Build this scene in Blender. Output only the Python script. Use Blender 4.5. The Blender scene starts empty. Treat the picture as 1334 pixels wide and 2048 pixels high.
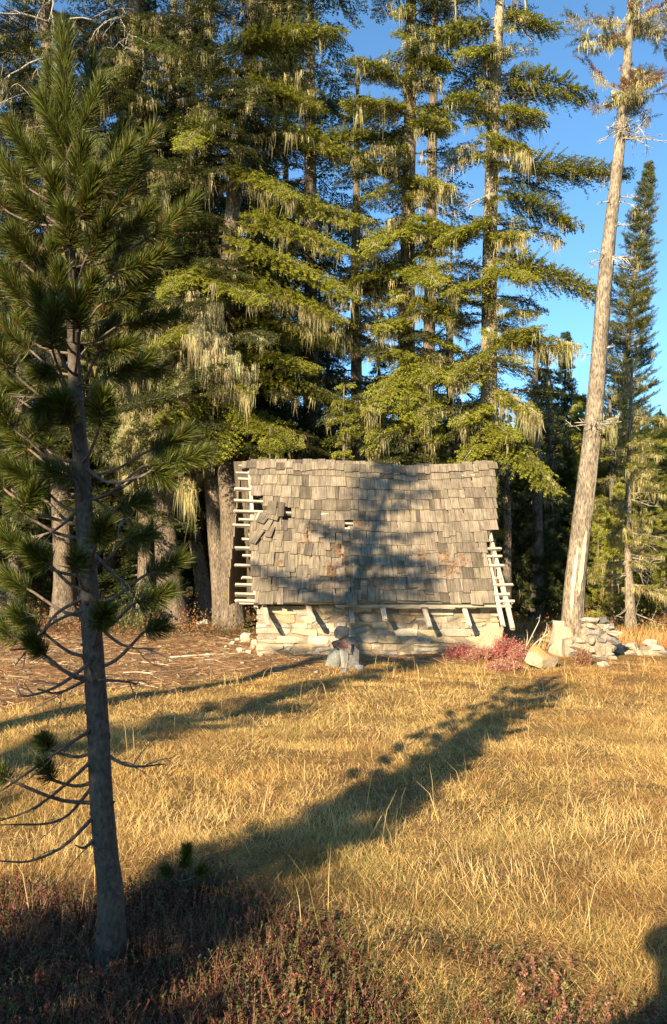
import bpy, math, random
import numpy as np
from mathutils import Vector

SEED = 7
rng = np.random.default_rng(SEED)
random.seed(SEED)
C = bpy.context.scene.collection
F = 1593.0
TILT = math.atan(126.0 / F)
CAMZ = 1.6
SUN_EL = math.radians(21.3)
SUN_AZ = math.radians(27.0)          # shadows run this far right of straight ahead
SH = np.array([math.sin(SUN_AZ), math.cos(SUN_AZ)])


def P(px, py, Y):
    """point seen at that spot of the photograph, Y metres ahead"""
    u = (px - 667.0) / F
    v = (1024.0 - py) / F
    d = np.array([u, math.cos(TILT) - v * math.sin(TILT), math.sin(TILT) + v * math.cos(TILT)])
    return np.array([0, 0, CAMZ]) + d * (Y / d[1])


def sstep(a, b, x):
    t = np.clip((x - a) / (b - a), 0, 1)
    return t * t * (3 - 2 * t)


def g(x, y):
    x = np.asarray(x, float); y = np.asarray(y, float)
    z = .03 * np.sin(x * 1.3 + .6 * y) + .025 * np.sin(y * 1.7 - x * .5 + 1) + .012 * np.sin(3.7 * x + 2.3 * y)
    z = z * sstep(17.5, 15.5, y) * .9 + .0
    z = z + .12 * sstep(19, 30, y) * (.5 + .5 * np.sin(x * .5 + y * .3)) * sstep(70, 40, y)
    z = z + 24 * sstep(75, 190, y + .15 * x) + 3.5 * np.sin(x * .021 + 1) * sstep(80, 170, y)
    return z


def G(px, py):
    d = P(px, py, 1.0) - np.array([0, 0, CAMZ])
    Y = -CAMZ / d[2]
    x = d[0] * Y
    return np.array([x, Y, float(g(x, Y))])


# ---------------------------------------------------------------- mesh builder
class MB:
    def __init__(self):
        self.v = []; self.q = []; self.t = []; self.c = []; self.gr = []; self.n = 0

    def add(self, v, quads=None, tris=None, col=(.5, .5, .5), gr=None):
        v = np.asarray(v, float).reshape(-1, 3)
        k = len(v)
        self.v.append(v)
        if quads is not None and len(quads): self.q.append(np.asarray(quads, int).reshape(-1, 4) + self.n)
        if tris is not None and len(tris): self.t.append(np.asarray(tris, int).reshape(-1, 3) + self.n)
        c = np.asarray(col, float)
        if c.ndim == 1: c = np.tile(c, (k, 1))
        self.c.append(c)
        self.gr.append(np.zeros((k, 3)) if gr is None else np.asarray(gr, float).reshape(-1, 3))
        self.n += k

    def build(self, name, mat, parent=None, smooth=False, loc=None):
        v = np.concatenate(self.v)
        if parent is not None and loc is None:
            v = v - np.array(parent['_o'])
        elif loc is not None:
            v = v - np.array(loc)
        me = bpy.data.meshes.new(name)
        loops = []; starts = []; s = 0
        if self.q:
            q = np.concatenate(self.q); loops.append(q.ravel()); starts.append(np.arange(len(q)) * 4); s = q.size
        if self.t:
            t = np.concatenate(self.t); loops.append(t.ravel()); starts.append(s + np.arange(len(t)) * 3)
        loops = np.concatenate(loops).astype(np.int32); starts = np.concatenate(starts).astype(np.int32)
        me.vertices.add(len(v)); me.vertices.foreach_set('co', v.astype(np.float32).ravel())
        me.loops.add(len(loops)); me.loops.foreach_set('vertex_index', loops)
        me.polygons.add(len(starts)); me.polygons.foreach_set('loop_start', starts)
        me.update(calc_edges=True)
        me.polygons.foreach_set('use_smooth', np.full(len(starts), bool(smooth)))
        a = me.color_attributes.new('Col', 'FLOAT_COLOR', 'POINT')
        c = np.concatenate(self.c)
        a.data.foreach_set('color', np.hstack([c, np.ones((len(c), 1))]).astype(np.float32).ravel())
        b = me.attributes.new('Gr', 'FLOAT_VECTOR', 'POINT')
        b.data.foreach_set('vector', np.concatenate(self.gr).astype(np.float32).ravel())
        me.materials.append(mat)
        o = bpy.data.objects.new(name, me); C.objects.link(o)
        if parent is not None: o.parent = parent
        elif loc is not None: o.location = loc
        o['_o'] = list(parent['_o']) if parent is not None else (list(map(float, loc)) if loc is not None else [0., 0., 0.])
        return o


def thing(name, loc, label, cat, group=None):
    o = bpy.data.objects.new(name, None); C.objects.link(o)
    o.empty_display_size = .1
    o.location = [float(a) for a in loc]
    o['_o'] = [float(a) for a in loc]
    return tag(o, label, cat, group)


def tag(o, label, cat, group=None, kind=None):
    if label: o['label'] = label
    if cat: o['category'] = cat
    if group: o['group'] = group
    if kind: o['kind'] = kind
    return o


# ---------------------------------------------------------------- materials
def mat(name, rough=.8, col=None, attr=True, noise=None, bump=None, translucent=0, grain=None, spec=.3):
    m = bpy.data.materials.new(name); m.use_nodes = True
    nt = m.node_tree; N = nt.nodes; L = nt.links
    bs = N['Principled BSDF']; bs.inputs['Roughness'].default_value = rough
    bs.inputs['Specular IOR Level'].default_value = spec
    if attr:
        a = N.new('ShaderNodeAttribute'); a.attribute_name = 'Col'; src = a.outputs['Color']
    else:
        r = N.new('ShaderNodeRGB'); r.outputs[0].default_value = (*col, 1); src = r.outputs[0]
    tc = N.new('ShaderNodeTexCoord')

    def mulnoise(src, vec, scale, lo, hi, detail=4, stretch=None):
        n = N.new('ShaderNodeTexNoise'); n.inputs['Scale'].default_value = scale; n.inputs['Detail'].default_value = detail
        if stretch:
            mp = N.new('ShaderNodeMapping'); mp.inputs['Scale'].default_value = stretch
            L.new(vec, mp.inputs['Vector']); vec = mp.outputs[0]
        L.new(vec, n.inputs['Vector'])
        r = N.new('ShaderNodeMapRange'); r.inputs['From Min'].default_value = .3; r.inputs['From Max'].default_value = .7
        r.inputs['To Min'].default_value = lo; r.inputs['To Max'].default_value = hi
        L.new(n.outputs['Fac'], r.inputs['Value'])
        mx = N.new('ShaderNodeVectorMath'); mx.operation = 'SCALE'
        L.new(src, mx.inputs[0]); L.new(r.outputs[0], mx.inputs['Scale'])
        return mx.outputs[0], n.outputs['Fac']
    h = None
    for nz in (noise or []):
        src, h = mulnoise(src, tc.outputs['Object'], *nz)
    if grain:
        ga = N.new('ShaderNodeAttribute'); ga.attribute_name = 'Gr'
        for nz in grain:
            src, h = mulnoise(src, ga.outputs['Vector'], *nz)
    L.new(src, bs.inputs['Base Color'])
    if bump and h is not None:
        b = N.new('ShaderNodeBump'); b.inputs['Strength'].default_value = bump[0]; b.inputs['Distance'].default_value = bump[1]
        L.new(h, b.inputs['Height']); L.new(b.outputs[0], bs.inputs['Normal'])
    if translucent:
        tr = N.new('ShaderNodeBsdfTranslucent'); L.new(src, tr.inputs['Color'])
        ms = N.new('ShaderNodeMixShader'); ms.inputs[0].default_value = translucent
        L.new(bs.outputs[0], ms.inputs[1]); L.new(tr.outputs[0], ms.inputs[2])
        L.new(ms.outputs[0], N['Material Output'].inputs['Surface'])
    return m


M_leaf = mat('conifer_needles', .55, translucent=.32)
M_lich = mat('beard_lichen', .9, translucent=.3)
M_bark = mat('bark', .9, noise=[(5, .6, 1.2, 5, (1, 1, .5)), (30, .3, 1.45, 8, (1, 1, .3))], bump=(1.0, .04))
M_barkp = mat('young_pine_bark', .85, noise=[(9, .75, 1.15, 5), (60, .5, 1.35, 6, (1, 1, .6))], bump=(.6, .006))
M_dead = mat('dead_wood', .9, noise=[(12, .7, 1.2, 5)])
M_ndl = mat('pine_needles', .45, translucent=.15, spec=.3)
M_shin = mat('weathered_cedar', .85, grain=[(1, .55, 1.3, 5, (40, 2.5, 30)), (1, .78, 1.15, 3, (6, 5, 7))], bump=(.25, .003))
M_wood = mat('weathered_wood', .85, grain=[(1, .6, 1.25, 5, (60, 3, 30))], bump=(.7, .006))
M_stone = mat('stone', .85, noise=[(5, .78, 1.15, 4), (40, .7, 1.2, 6)], bump=(.5, .015))
M_rock = mat('rock', .9, noise=[(6, .7, 1.25, 5), (45, .7, 1.25, 6)], bump=(.6, .02))
M_grass = mat('dry_grass', .6, translucent=.3, spec=.35)
M_heath = mat('heath_leaves', .5, translucent=.12)
M_lit = mat('forest_litter', .9)


def ground_mat(name):
    m = bpy.data.materials.new(name); m.use_nodes = True
    nt = m.node_tree; N = nt.nodes; L = nt.links
    bs = N['Principled BSDF']; bs.inputs['Roughness'].default_value = .95; bs.inputs['Specular IOR Level'].default_value = .1
    a = N.new('ShaderNodeAttribute'); a.attribute_name = 'Col'
    tc = N.new('ShaderNodeTexCoord'); src = a.outputs['Color']
    for sc, lo, hi in ((1.1, .75, 1.2), (9, .6, 1.4), (55, .45, 1.6)):
        n = N.new('ShaderNodeTexNoise'); n.inputs['Scale'].default_value = sc; n.inputs['Detail'].default_value = 6
        L.new(tc.outputs['Object'], n.inputs['Vector'])
        r = N.new('ShaderNodeMapRange'); r.inputs['From Min'].default_value = .3; r.inputs['From Max'].default_value = .7
        r.inputs['To Min'].default_value = lo; r.inputs['To Max'].default_value = hi
        L.new(n.outputs['Fac'], r.inputs['Value'])
        mx = N.new('ShaderNodeVectorMath'); mx.operation = 'SCALE'
        L.new(src, mx.inputs[0]); L.new(r.outputs[0], mx.inputs['Scale']); src = mx.outputs[0]
    L.new(src, bs.inputs['Base Color'])
    b = N.new('ShaderNodeBump'); b.inputs['Strength'].default_value = .8; b.inputs['Distance'].default_value = .03
    L.new(n.outputs['Fac'], b.inputs['Height']); L.new(b.outputs[0], bs.inputs['Normal'])
    return m


# ---------------------------------------------------------------- shape helpers
def rotm(ax, ang):
    ax = np.asarray(ax, float); ax = ax / (np.linalg.norm(ax) + 1e-9)
    K = np.array([[0, -ax[2], ax[1]], [ax[2], 0, -ax[0]], [-ax[1], ax[0], 0]])
    return np.eye(3) + math.sin(ang) * K + (1 - math.cos(ang)) * K @ K


def smooth_path(pts, n):
    """Catmull-Rom through the points"""
    p = np.asarray(pts, float)
    if len(p) == 2: return p[0] + (p[1] - p[0]) * np.linspace(0, 1, n)[:, None]
    p = np.vstack([2 * p[0] - p[1], p, 2 * p[-1] - p[-2]])
    m = len(p) - 3
    out = []
    for u in np.linspace(0, m - 1e-6, n):
        i = int(u); t = u - i
        a, b, c, d = p[i:i + 4]
        out.append(.5 * (2 * b + (c - a) * t + (2 * a - 5 * b + 4 * c - d) * t * t + (3 * b - a - 3 * c + d) * t ** 3))
    return np.array(out)


def tube(mb, pts, rad, n=8, col=(.3, .25, .2), rough=0., cap=True, ridges=0):
    pts = np.asarray(pts, float); m = len(pts)
    rad = np.broadcast_to(np.asarray(rad, float), (m,))
    tan = np.gradient(pts, axis=0); tan /= np.linalg.norm(tan, axis=1)[:, None] + 1e-9
    ref = np.array([0., 0, 1]) if abs(tan[m // 2][2]) < .8 else np.array([1., 0, 0])
    s = np.cross(tan, ref); s /= np.linalg.norm(s, axis=1)[:, None] + 1e-9
    w = np.cross(s, tan)
    a = np.linspace(0, 2 * math.pi, n, endpoint=False)
    R = rad[:, None] * np.ones((m, n))
    if rough:
        ph = rng.uniform(0, 6, 6); v = np.arange(m)[:, None]
        R = R * (1 + rough * (np.sin(3 * a + ph[0] + .35 * v) * .5 + np.sin(5 * a + ph[1] - .23 * v) * .4 + rng.normal(0, .35, (m, n))))
    if ridges:
        R = R * (1 + ridges * np.sin(a * 9 + rng.uniform(0, 6) + .3 * np.sin(np.arange(m)[:, None] * .7)))
    v = pts[:, None, :] + R[:, :, None] * (np.cos(a)[None, :, None] * s[:, None, :] + np.sin(a)[None, :, None] * w[:, None, :])
    i = np.arange(m - 1)[:, None] * n; j = np.arange(n)[None, :]
    q = np.stack([i + j, i + (j + 1) % n, i + n + (j + 1) % n, i + n + j], -1).reshape(-1, 4)
    gr = np.stack([np.broadcast_to(a / 6.28 * .3, (m, n)), np.broadcast_to(np.arange(m)[:, None] * .1, (m, n)), np.full((m, n), rng.uniform(0, 50))], -1)
    tr = None
    vv = v.reshape(-1, 3); gg = gr.reshape(-1, 3)
    if cap:
        vv = np.vstack([vv, pts[0], pts[-1]]); gg = np.vstack([gg, gg[0], gg[-1]])
        A = m * n; B = m * n + 1; j = np.arange(n)
        tr = np.vstack([np.stack([np.full(n, A), (j + 1) % n, j], 1), np.stack([np.full(n, B), (m - 1) * n + j, (m - 1) * n + (j + 1) % n], 1)])
    mb.add(vv, quads=q, tris=tr, col=col, gr=gg)


def _cube(n):
    vs = []; qs = []; k = 0
    l = np.linspace(-1, 1, n + 1)
    for ax in range(3):
        for sg in (-1, 1):
            A, B = np.meshgrid(l, l, indexing='ij')
            p = np.zeros((n + 1, n + 1, 3)); p[..., ax] = sg; p[..., (ax + 1) % 3] = A * sg; p[..., (ax + 2) % 3] = B
            vs.append(p.reshape(-1, 3))
            i, j = np.meshgrid(np.arange(n), np.arange(n), indexing='ij')
            b = k + i * (n + 1) + j
            qs.append(np.stack([b, b + n + 1, b + n + 2, b + 1], -1).reshape(-1, 4)); k += (n + 1) ** 2
    v = np.vstack(vs); q = np.vstack(qs)
    key = {}; idx = np.zeros(len(v), int); uv = []
    for a, p in enumerate(np.round(v, 5)):
        t = tuple(p + 0.)
        if t not in key: key[t] = len(uv); uv.append(p)
        idx[a] = key[t]
    return np.array(uv), idx[q]


CUBE5 = _cube(5); CUBE3 = _cube(3); CUBE8 = _cube(8)


def stone(mb, c, size, rot=None, rnd=.45, facets=5, col=(.4, .36, .3), cube=CUBE5, noise=.05, r=None, fd=(.68, .95)):
    r = r or rng
    v, q = cube
    sph = v / np.linalg.norm(v, axis=1)[:, None]
    p = v * (1 - rnd) + sph * rnd * 1.15
    for _ in range(facets):
        n = r.normal(size=3); n /= np.linalg.norm(n); d = r.uniform(*fd)
        p = p - np.maximum(0, p @ n - d)[:, None] * n
    k = r.uniform(1.5, 4, (3, 3)); ph = r.uniform(0, 6, 3)
    p = p + noise * np.sin(p @ k + ph)
    p = p * np.asarray(size) * .5
    if rot is not None: p = p @ rot.T
    mb.add(p + np.asarray(c), quads=q, col=col, gr=p * 3 + r.uniform(0, 40))


def beam(mb, p0, p1, w, h, up=(0, 0, 1), col=(.4, .37, .32), seg=6, jit=.08, bow=0.):
    """weathered split pole or board from p0 to p1"""
    p0 = np.asarray(p0, float); p1 = np.asarray(p1, float)
    d = p1 - p0; Ln = np.linalg.norm(d); d /= Ln
    s = np.cross(d, up); s /= np.linalg.norm(s); n = np.cross(s, d)
    t = np.linspace(0, 1, seg + 1)
    ring = np.array([(-1, -1), (-.2, -1.05), (1, -1), (1.05, .1), (1, 1), (.1, 1.05), (-1, 1), (-1.05, -.1)]) * .5
    k = len(ring)
    v = p0 + d * Ln * t[:, None, None] + (bow * np.sin(t * math.pi))[:, None, None] * n
    rr = ring[None] * (1 + rng.normal(0, jit, (seg + 1, k, 1)))
    v = v + rr[..., :1] * w * s + rr[..., 1:] * h * n + (rng.normal(0, jit * w * .3, (seg + 1, 1, 1))) * s
    v[0] += d * rng.normal(0, .012, (k, 1)); v[-1] += d * rng.normal(0, .012, (k, 1))
    i = np.arange(seg)[:, None] * k; j = np.arange(k)[None]
    q = np.stack([i + j, i + (j + 1) % k, i + k + (j + 1) % k, i + k + j], -1).reshape(-1, 4)
    gr = np.stack([np.broadcast_to(np.arange(k) * .04, (seg + 1, k)), np.broadcast_to((t * Ln)[:, None], (seg + 1, k)), np.full((seg + 1, k), rng.uniform(0, 50))], -1)
    vv = v.reshape(-1, 3); gg = gr.reshape(-1, 3)
    vv = np.vstack([vv, v[0].mean(0), v[-1].mean(0)]); gg = np.vstack([gg, gg[0], gg[-1]])
    A = (seg + 1) * k; j = np.arange(k)
    tr = np.vstack([np.stack([np.full(k, A), (j + 1) % k, j], 1), np.stack([np.full(k, A + 1), seg * k + j, seg * k + (j + 1) % k], 1)])
    mb.add(vv, quads=q, tris=tr, col=np.asarray(col) * rng.uniform(.85, 1.12), gr=gg)


# ================================================================ camera, light
cam = bpy.data.cameras.new('camera'); co = bpy.data.objects.new('camera', cam); C.objects.link(co)
co.location = (0, 0, CAMZ); co.rotation_euler = (math.pi / 2 + TILT, 0, 0)
cam.sensor_fit = 'VERTICAL'; cam.sensor_height = 36; cam.lens = F / 2048 * 36; cam.clip_end = 1500; cam.clip_start = .05
S = bpy.context.scene; S.camera = co
S.view_settings.view_transform = 'Standard'; S.view_settings.look = 'None'; S.view_settings.gamma = 1
S.view_settings.exposure = 1.45
S.cycles.max_bounces = 6; S.cycles.diffuse_bounces = 2; S.cycles.transparent_max_bounces = 4
w = bpy.data.worlds.new('World'); S.world = w; w.use_nodes = True
sk = w.node_tree.nodes.new('ShaderNodeTexSky'); sk.sky_type = 'NISHITA'; sk.sun_disc = False
sk.sun_elevation = SUN_EL; sk.sun_rotation = math.pi + SUN_AZ; sk.air_density = 1.0; sk.dust_density = .3; sk.ozone_density = 2.2; sk.altitude = 1500
bg = w.node_tree.nodes['Background']; bg.inputs['Strength'].default_value = .088
tn = w.node_tree.nodes.new('ShaderNodeVectorMath'); tn.operation = 'MULTIPLY'; tn.inputs[1].default_value = (.80, 1.12, 1.20)
w.node_tree.links.new(sk.outputs[0], tn.inputs[0]); w.node_tree.links.new(tn.outputs[0], bg.inputs[0])
sl = bpy.data.lights.new('sun', 'SUN'); sl.energy = 5.0; sl.angle = math.radians(.53); sl.color = (1, .80, .52)
so = bpy.data.objects.new('sun', sl); C.objects.link(so)
sd = Vector((-math.sin(SUN_AZ) * math.cos(SUN_EL), -math.cos(SUN_AZ) * math.cos(SUN_EL), math.sin(SUN_EL)))
so.rotation_euler = sd.to_track_quat('Z', 'Y').to_euler(); so.location = sd * 50


# ================================================================ ground
def vn(x, y, s, seed=0):
    """cheap smooth value noise 0..1"""
    r = np.random.default_rng(1000 + seed)
    T = r.uniform(0, 1, (64, 64))
    X = np.asarray(x, float) / s + 17.3; Y = np.asarray(y, float) / s + 9.1
    i = np.floor(X).astype(int); j = np.floor(Y).astype(int); fx = X - i; fy = Y - j
    fx = fx * fx * (3 - 2 * fx); fy = fy * fy * (3 - 2 * fy)
    a = T[i % 64, j % 64]; b = T[(i + 1) % 64, j % 64]; c = T[i % 64, (j + 1) % 64]; d = T[(i + 1) % 64, (j + 1) % 64]
    return (a * (1 - fx) + b * fx) * (1 - fy) + (c * (1 - fx) + d * fx) * fy


def z_litter(x, y):
    """1 on the bare needle-strewn forest floor"""
    b = np.interp(x, [-9, -4.2, -2.6, -1.4, 0, 3.2, 4.5, 30], [8.6, 9.7, 11.2, 13.0, 14.3, 15.3, 18.5, 20])
    return sstep(-.5, .5, y - b + (vn(x, y, .9, 1) - .5) * 1.8)


def z_heath(x, y):
    """1 on the low heath in the foreground"""
    b = np.interp(x, [-3, -.8, -.35, .25, .8, 1.4, 3], [4.35, 4.2, 3.85, 3.5, 3.1, 2.75, 2.5])
    h = sstep(.25, -.25, y - b + (vn(x, y, .5, 2) - .5) * .9)
    h2 = sstep(.55, .85, vn(x, y, .6, 3)) * sstep(3.9, 3.3, y) * .7
    return np.maximum(h, h2)


def col_mix(a, b, t): return a * (1 - t[..., None]) + np.asarray(b) * t[..., None]


xs = np.concatenate([-np.geomspace(500, 14, 34), np.arange(-12, 12.01, .13), np.geomspace(14, 500, 34)])
ys = np.concatenate([-np.geomspace(60, 3, 10), np.arange(-2, 20, .13), np.geomspace(20.5, 900, 90)])
X, Y = np.meshgrid(xs, ys, indexing='ij')
Z = g(X, Y)
Z = Z + np.where((Y < 20) & (Y > -3) & (abs(X) < 13), (vn(X, Y, .35, 5) - .5) * .05, 0)
base = np.zeros(X.shape + (3,)) + np.array([.24, .14, .05])
base = col_mix(base, [.07, .035, .022], z_heath(X, Y))
lt = z_litter(X, Y)
base = col_mix(base, [.26, .145, .068], lt)
far = sstep(17, 24, Y)
reddish = col_mix(np.zeros(X.shape + (3,)) + np.array([.15, .085, .04]), [.30, .16, .06], sstep(.35, .7, vn(X, Y, 5, 6)) * sstep(0, 6, X))
base = base * (1 - far[..., None]) + reddish * far[..., None]
base = col_mix(base, [.035, .05, .02], sstep(75, 95, Y))
nx, ny = X.shape
i, j = np.meshgrid(np.arange(nx - 1), np.arange(ny - 1), indexing='ij')
b = i * ny + j
mb = MB(); mb.add(np.stack([X, Y, Z], -1), quads=np.stack([b, b + ny, b + ny + 1, b + 1], -1), col=base.reshape(-1, 3))
gr_o = mb.build('ground', ground_mat('meadow_soil'), smooth=True)
gr_o['kind'] = 'structure'


# ================================================================ foliage templates
def fir_template(r, L, lsp, leaf, sp=.09, latk=.34, latmax=1.0, droop=.16):
    V = []; Cc = []
    t = .1 * L
    while t < L * .99:
        x = t / L
        pr = min(1, (x / .28)) ** .8 * ((1 - x) ** .62 * 1.15 + .10)
        for sd_ in (-1, 1):
            ls = min(latmax, latk * L) * pr * r.uniform(.6, 1.15)
            if r.uniform() < .07: continue
            a = math.radians(r.uniform(44, 68))
            n = max(2, int(ls / lsp))
            s = np.linspace(.03, ls, n) + r.uniform(-.4, .4, n) * lsp
            z0 = r.uniform(-.04, .05)
            zz = z0 - droop * s * (s / (ls + .2)) + r.normal(0, .13) * s + r.normal(0, .022, n)
            cen = np.stack([t + s * math.cos(a), sd_ * s * math.sin(a), zz], 1)
            dsec = np.array([math.cos(a), sd_ * math.sin(a), -droop * .6]); dsec /= np.linalg.norm(dsec)
            tint = r.uniform(.7, 1.2)
            for k in (-1, 1, 0):
                ang = k * np.radians(r.uniform(28, 60, n))
                ca, sa = np.cos(ang), np.sin(ang)
                d = np.stack([dsec[0] * ca - dsec[1] * sa, dsec[0] * sa + dsec[1] * ca, dsec[2] + r.uniform(-.45, .5, n)], 1)
                d /= np.linalg.norm(d, axis=1)[:, None]
                up = np.stack([r.normal(0, .9, n), r.normal(0, .9, n), np.ones(n)], 1)
                wv = np.cross(d, up); wv /= np.linalg.norm(wv, axis=1)[:, None]
                ll = leaf[0] * r.uniform(.6, 1.25, n)[:, None] * (1 - .35 * s / (ls + .01))[:, None]
                ww = leaf[1] * r.uniform(.7, 1.2, n)[:, None]
                A = cen; B = cen + d * ll * .45 + wv * ww * .5; Cx = cen + d * ll; D = cen + d * ll * .45 - wv * ww * .5
                V.append(np.stack([A, B, Cx, D], 1))
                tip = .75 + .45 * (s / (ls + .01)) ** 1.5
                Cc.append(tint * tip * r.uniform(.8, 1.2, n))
        t += sp * r.uniform(.7, 1.3)
    return L, np.concatenate(V), np.concatenate(Cc)


def pine_template(r, L, nl, nw, step=.035, dens=1.):
    """bottle-brush shoots on an upcurved branch; needles as slim triangles (stored as quads)"""
    V = []; Cc = []

    def shoot(p, d, ln):
        n = max(3, int(ln / step)); s = np.linspace(0, ln, n)
        k = int(6 * dens)
        for _ in range(k):
            d2 = d / np.linalg.norm(d)
            rad = r.normal(size=(n, 3)); rad -= (rad @ d2)[:, None] * d2; rad /= np.linalg.norm(rad, axis=1)[:, None]
            dd = d2 * r.uniform(.5, 1., n)[:, None] + rad * .75; dd /= np.linalg.norm(dd, axis=1)[:, None]
            c0 = p + d2 * s[:, None]
            wv = np.cross(dd, r.normal(size=(n, 3))); wv /= np.linalg.norm(wv, axis=1)[:, None]
            l = nl * r.uniform(.7, 1.1, n)[:, None]
            A = c0 - wv * nw * .4; B = c0 + wv * nw * .4; Cx = c0 + dd * l + wv * nw * .15; D = c0 + dd * l - wv * nw * .15
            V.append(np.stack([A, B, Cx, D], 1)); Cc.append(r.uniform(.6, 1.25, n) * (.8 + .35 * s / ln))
    shoot(np.array([L * .72, 0, 0]), np.array([1, 0, .25]), L * .3)
    t = .25 * L
    while t < L * .95:
        sd_ = r.choice([-1, 1]); a = math.radians(r.uniform(30, 60)); ln = L * r.uniform(.16, .34)
        off = r.uniform(-.1, .35)
        p = np.array([t, 0, 0.]); d = np.array([math.cos(a), sd_ * math.sin(a), off])
        shoot(p + d * ln * .3, d, ln * .8)
        t += L * r.uniform(.05, .1)
    return L, np.concatenate(V), np.concatenate(Cc)


tr_ = np.random.default_rng(11)
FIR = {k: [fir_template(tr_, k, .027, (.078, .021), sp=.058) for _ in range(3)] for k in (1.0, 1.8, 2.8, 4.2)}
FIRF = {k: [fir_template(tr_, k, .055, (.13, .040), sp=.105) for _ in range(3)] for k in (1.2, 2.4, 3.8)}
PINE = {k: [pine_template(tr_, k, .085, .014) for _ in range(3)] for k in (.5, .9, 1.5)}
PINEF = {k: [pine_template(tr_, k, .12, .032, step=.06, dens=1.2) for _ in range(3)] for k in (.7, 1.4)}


def place_branch(mb, wood, lich, lib, B, T, lift, colr, r, wr=.02, lichen=0., keep=1., roll=0., wcol=(.16, .13, .10), lichlen=.28, lc=(.50, .44, .21)):
    B = np.asarray(B, float); T = np.asarray(T, float)
    Ln = np.linalg.norm(T - B)
    key = min(lib, key=lambda k: abs(k - Ln))
    L0, V, Cc = lib[key][r.integers(len(lib[key]))]
    if keep < 1:
        m = vn(V[:, 0, 0] * 1. + r.uniform(0, 30), V[:, 0, 1] + r.uniform(0, 30), .22, 4) < keep * .95 + .05
        V = V[m]; Cc = Cc[m]
    Mi = (B + T) / 2 + np.array([0, 0, lift])
    d = T - B; side = np.cross(d, [0, 0, 1]); side /= np.linalg.norm(side) + 1e-9
    t = (V[..., 0] / L0); t = t[..., None]
    Cv = (1 - t) ** 2 * B + 2 * t * (1 - t) * Mi + t * t * T
    tg = 2 * (1 - t) * (Mi - B) + 2 * t * (T - Mi); tg /= np.linalg.norm(tg, axis=-1)[..., None]
    up = np.cross(np.broadcast_to(side, tg.shape), tg)
    y = V[..., 1:2]; z = V[..., 2:3]
    cr, sr = math.cos(roll), math.sin(roll)
    p = Cv + side * (y * cr - z * sr) + up * (y * sr + z * cr)
    sc_ = min(1.25, max(.8, Ln / L0))
    c = Cc[:, None] * np.asarray(colr)
    k = len(V)
    if k: mb.add(p.reshape(-1, 3), quads=np.arange(k * 4).reshape(-1, 4), col=np.repeat(c, 4, 0))
    tt = np.linspace(0, .97, 8)[:, None]
    ax = (1 - tt) ** 2 * B + 2 * tt * (1 - tt) * Mi + tt * tt * T
    if wood is not None: tube(wood, ax, np.linspace(wr, wr * .2, 8), 5, col=wcol, cap=False, rough=.15)
    if lich is not None and lichen > 0:
        n = int(lichen * Ln * 7)
        if n:
            u = r.uniform(.08, .95, n)[:, None]
            q = (1 - u) ** 2 * B + 2 * u * (1 - u) * Mi + u * u * T
            lat = r.normal(0, .14, n)[:, None] * min(1, Ln / 2) * (1 - abs(u - .4))
            q = q + side * lat; q[:, 2] -= abs(lat[:, 0]) * .4
            strands(lich, q, lichlen, r, lc)


def strands(mb, q, ln, r, colr=(.42, .38, .17), per=18, wid=.0085):
    n = len(q)
    c = np.repeat(q, per, 0) + r.normal(0, .05, (n * per, 3)) * [1, 1, .4]
    ll = np.repeat(ln * r.gamma(2.2, .42, n), per) * r.uniform(.12, 1.1, n * per)
    a = r.uniform(0, math.pi, n * per); wv = np.stack([np.cos(a), np.sin(a), np.zeros(n * per)], 1)
    sw = r.normal(0, .10, (n * per, 3)) * ll[:, None]; sw[:, 2] = 0
    w_ = wid * r.uniform(.6, 1.6, n * per)[:, None]
    m = c + sw * .5 + r.normal(0, .022, sw.shape) - np.stack([0 * ll, 0 * ll, ll * .5], 1); e = c + sw - np.stack([0 * ll, 0 * ll, ll], 1)
    v = np.stack([c - wv * w_ * .5, c + wv * w_ * .5, m + wv * w_ * .55, m - wv * w_ * .55, e], 1)
    k = np.arange(n * per)[:, None] * 5
    cc = np.repeat(np.asarray(colr) * r.uniform(.6, 1.2, n)[:, None] * (1 + r.normal(0, .03, (n, 3))), per, 0) * r.uniform(.85, 1.15, n * per)[:, None]
    mb.add(v.reshape(-1, 3), quads=(k + [0, 1, 2, 3]), tris=(k + [3, 2, 4]), col=np.repeat(cc, 5, 0))


def twig(mb, p, d, ln, rad, r, depth=2, col=(.45, .4, .33), grav=0.):
    """bare dead twig that forks"""
    n = 6; pts = [p]; d = d / np.linalg.norm(d)
    for _ in range(n):
        d = d + r.normal(0, .16, 3) + np.array([0, 0, -grav]); d /= np.linalg.norm(d)
        pts.append(pts[-1] + d * ln / n)
    tube(mb, np.array(pts), np.linspace(rad, rad * .3, n + 1), 5, col=col, cap=False)
    if depth:
        for _ in range(r.integers(2, 5)):
            k = r.integers(1, n)
            dd = d + r.normal(0, .75, 3)
            twig(mb, pts[k], dd, ln * r.uniform(.3, .55), rad * .5, r, depth - 1, col, grav)


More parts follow.
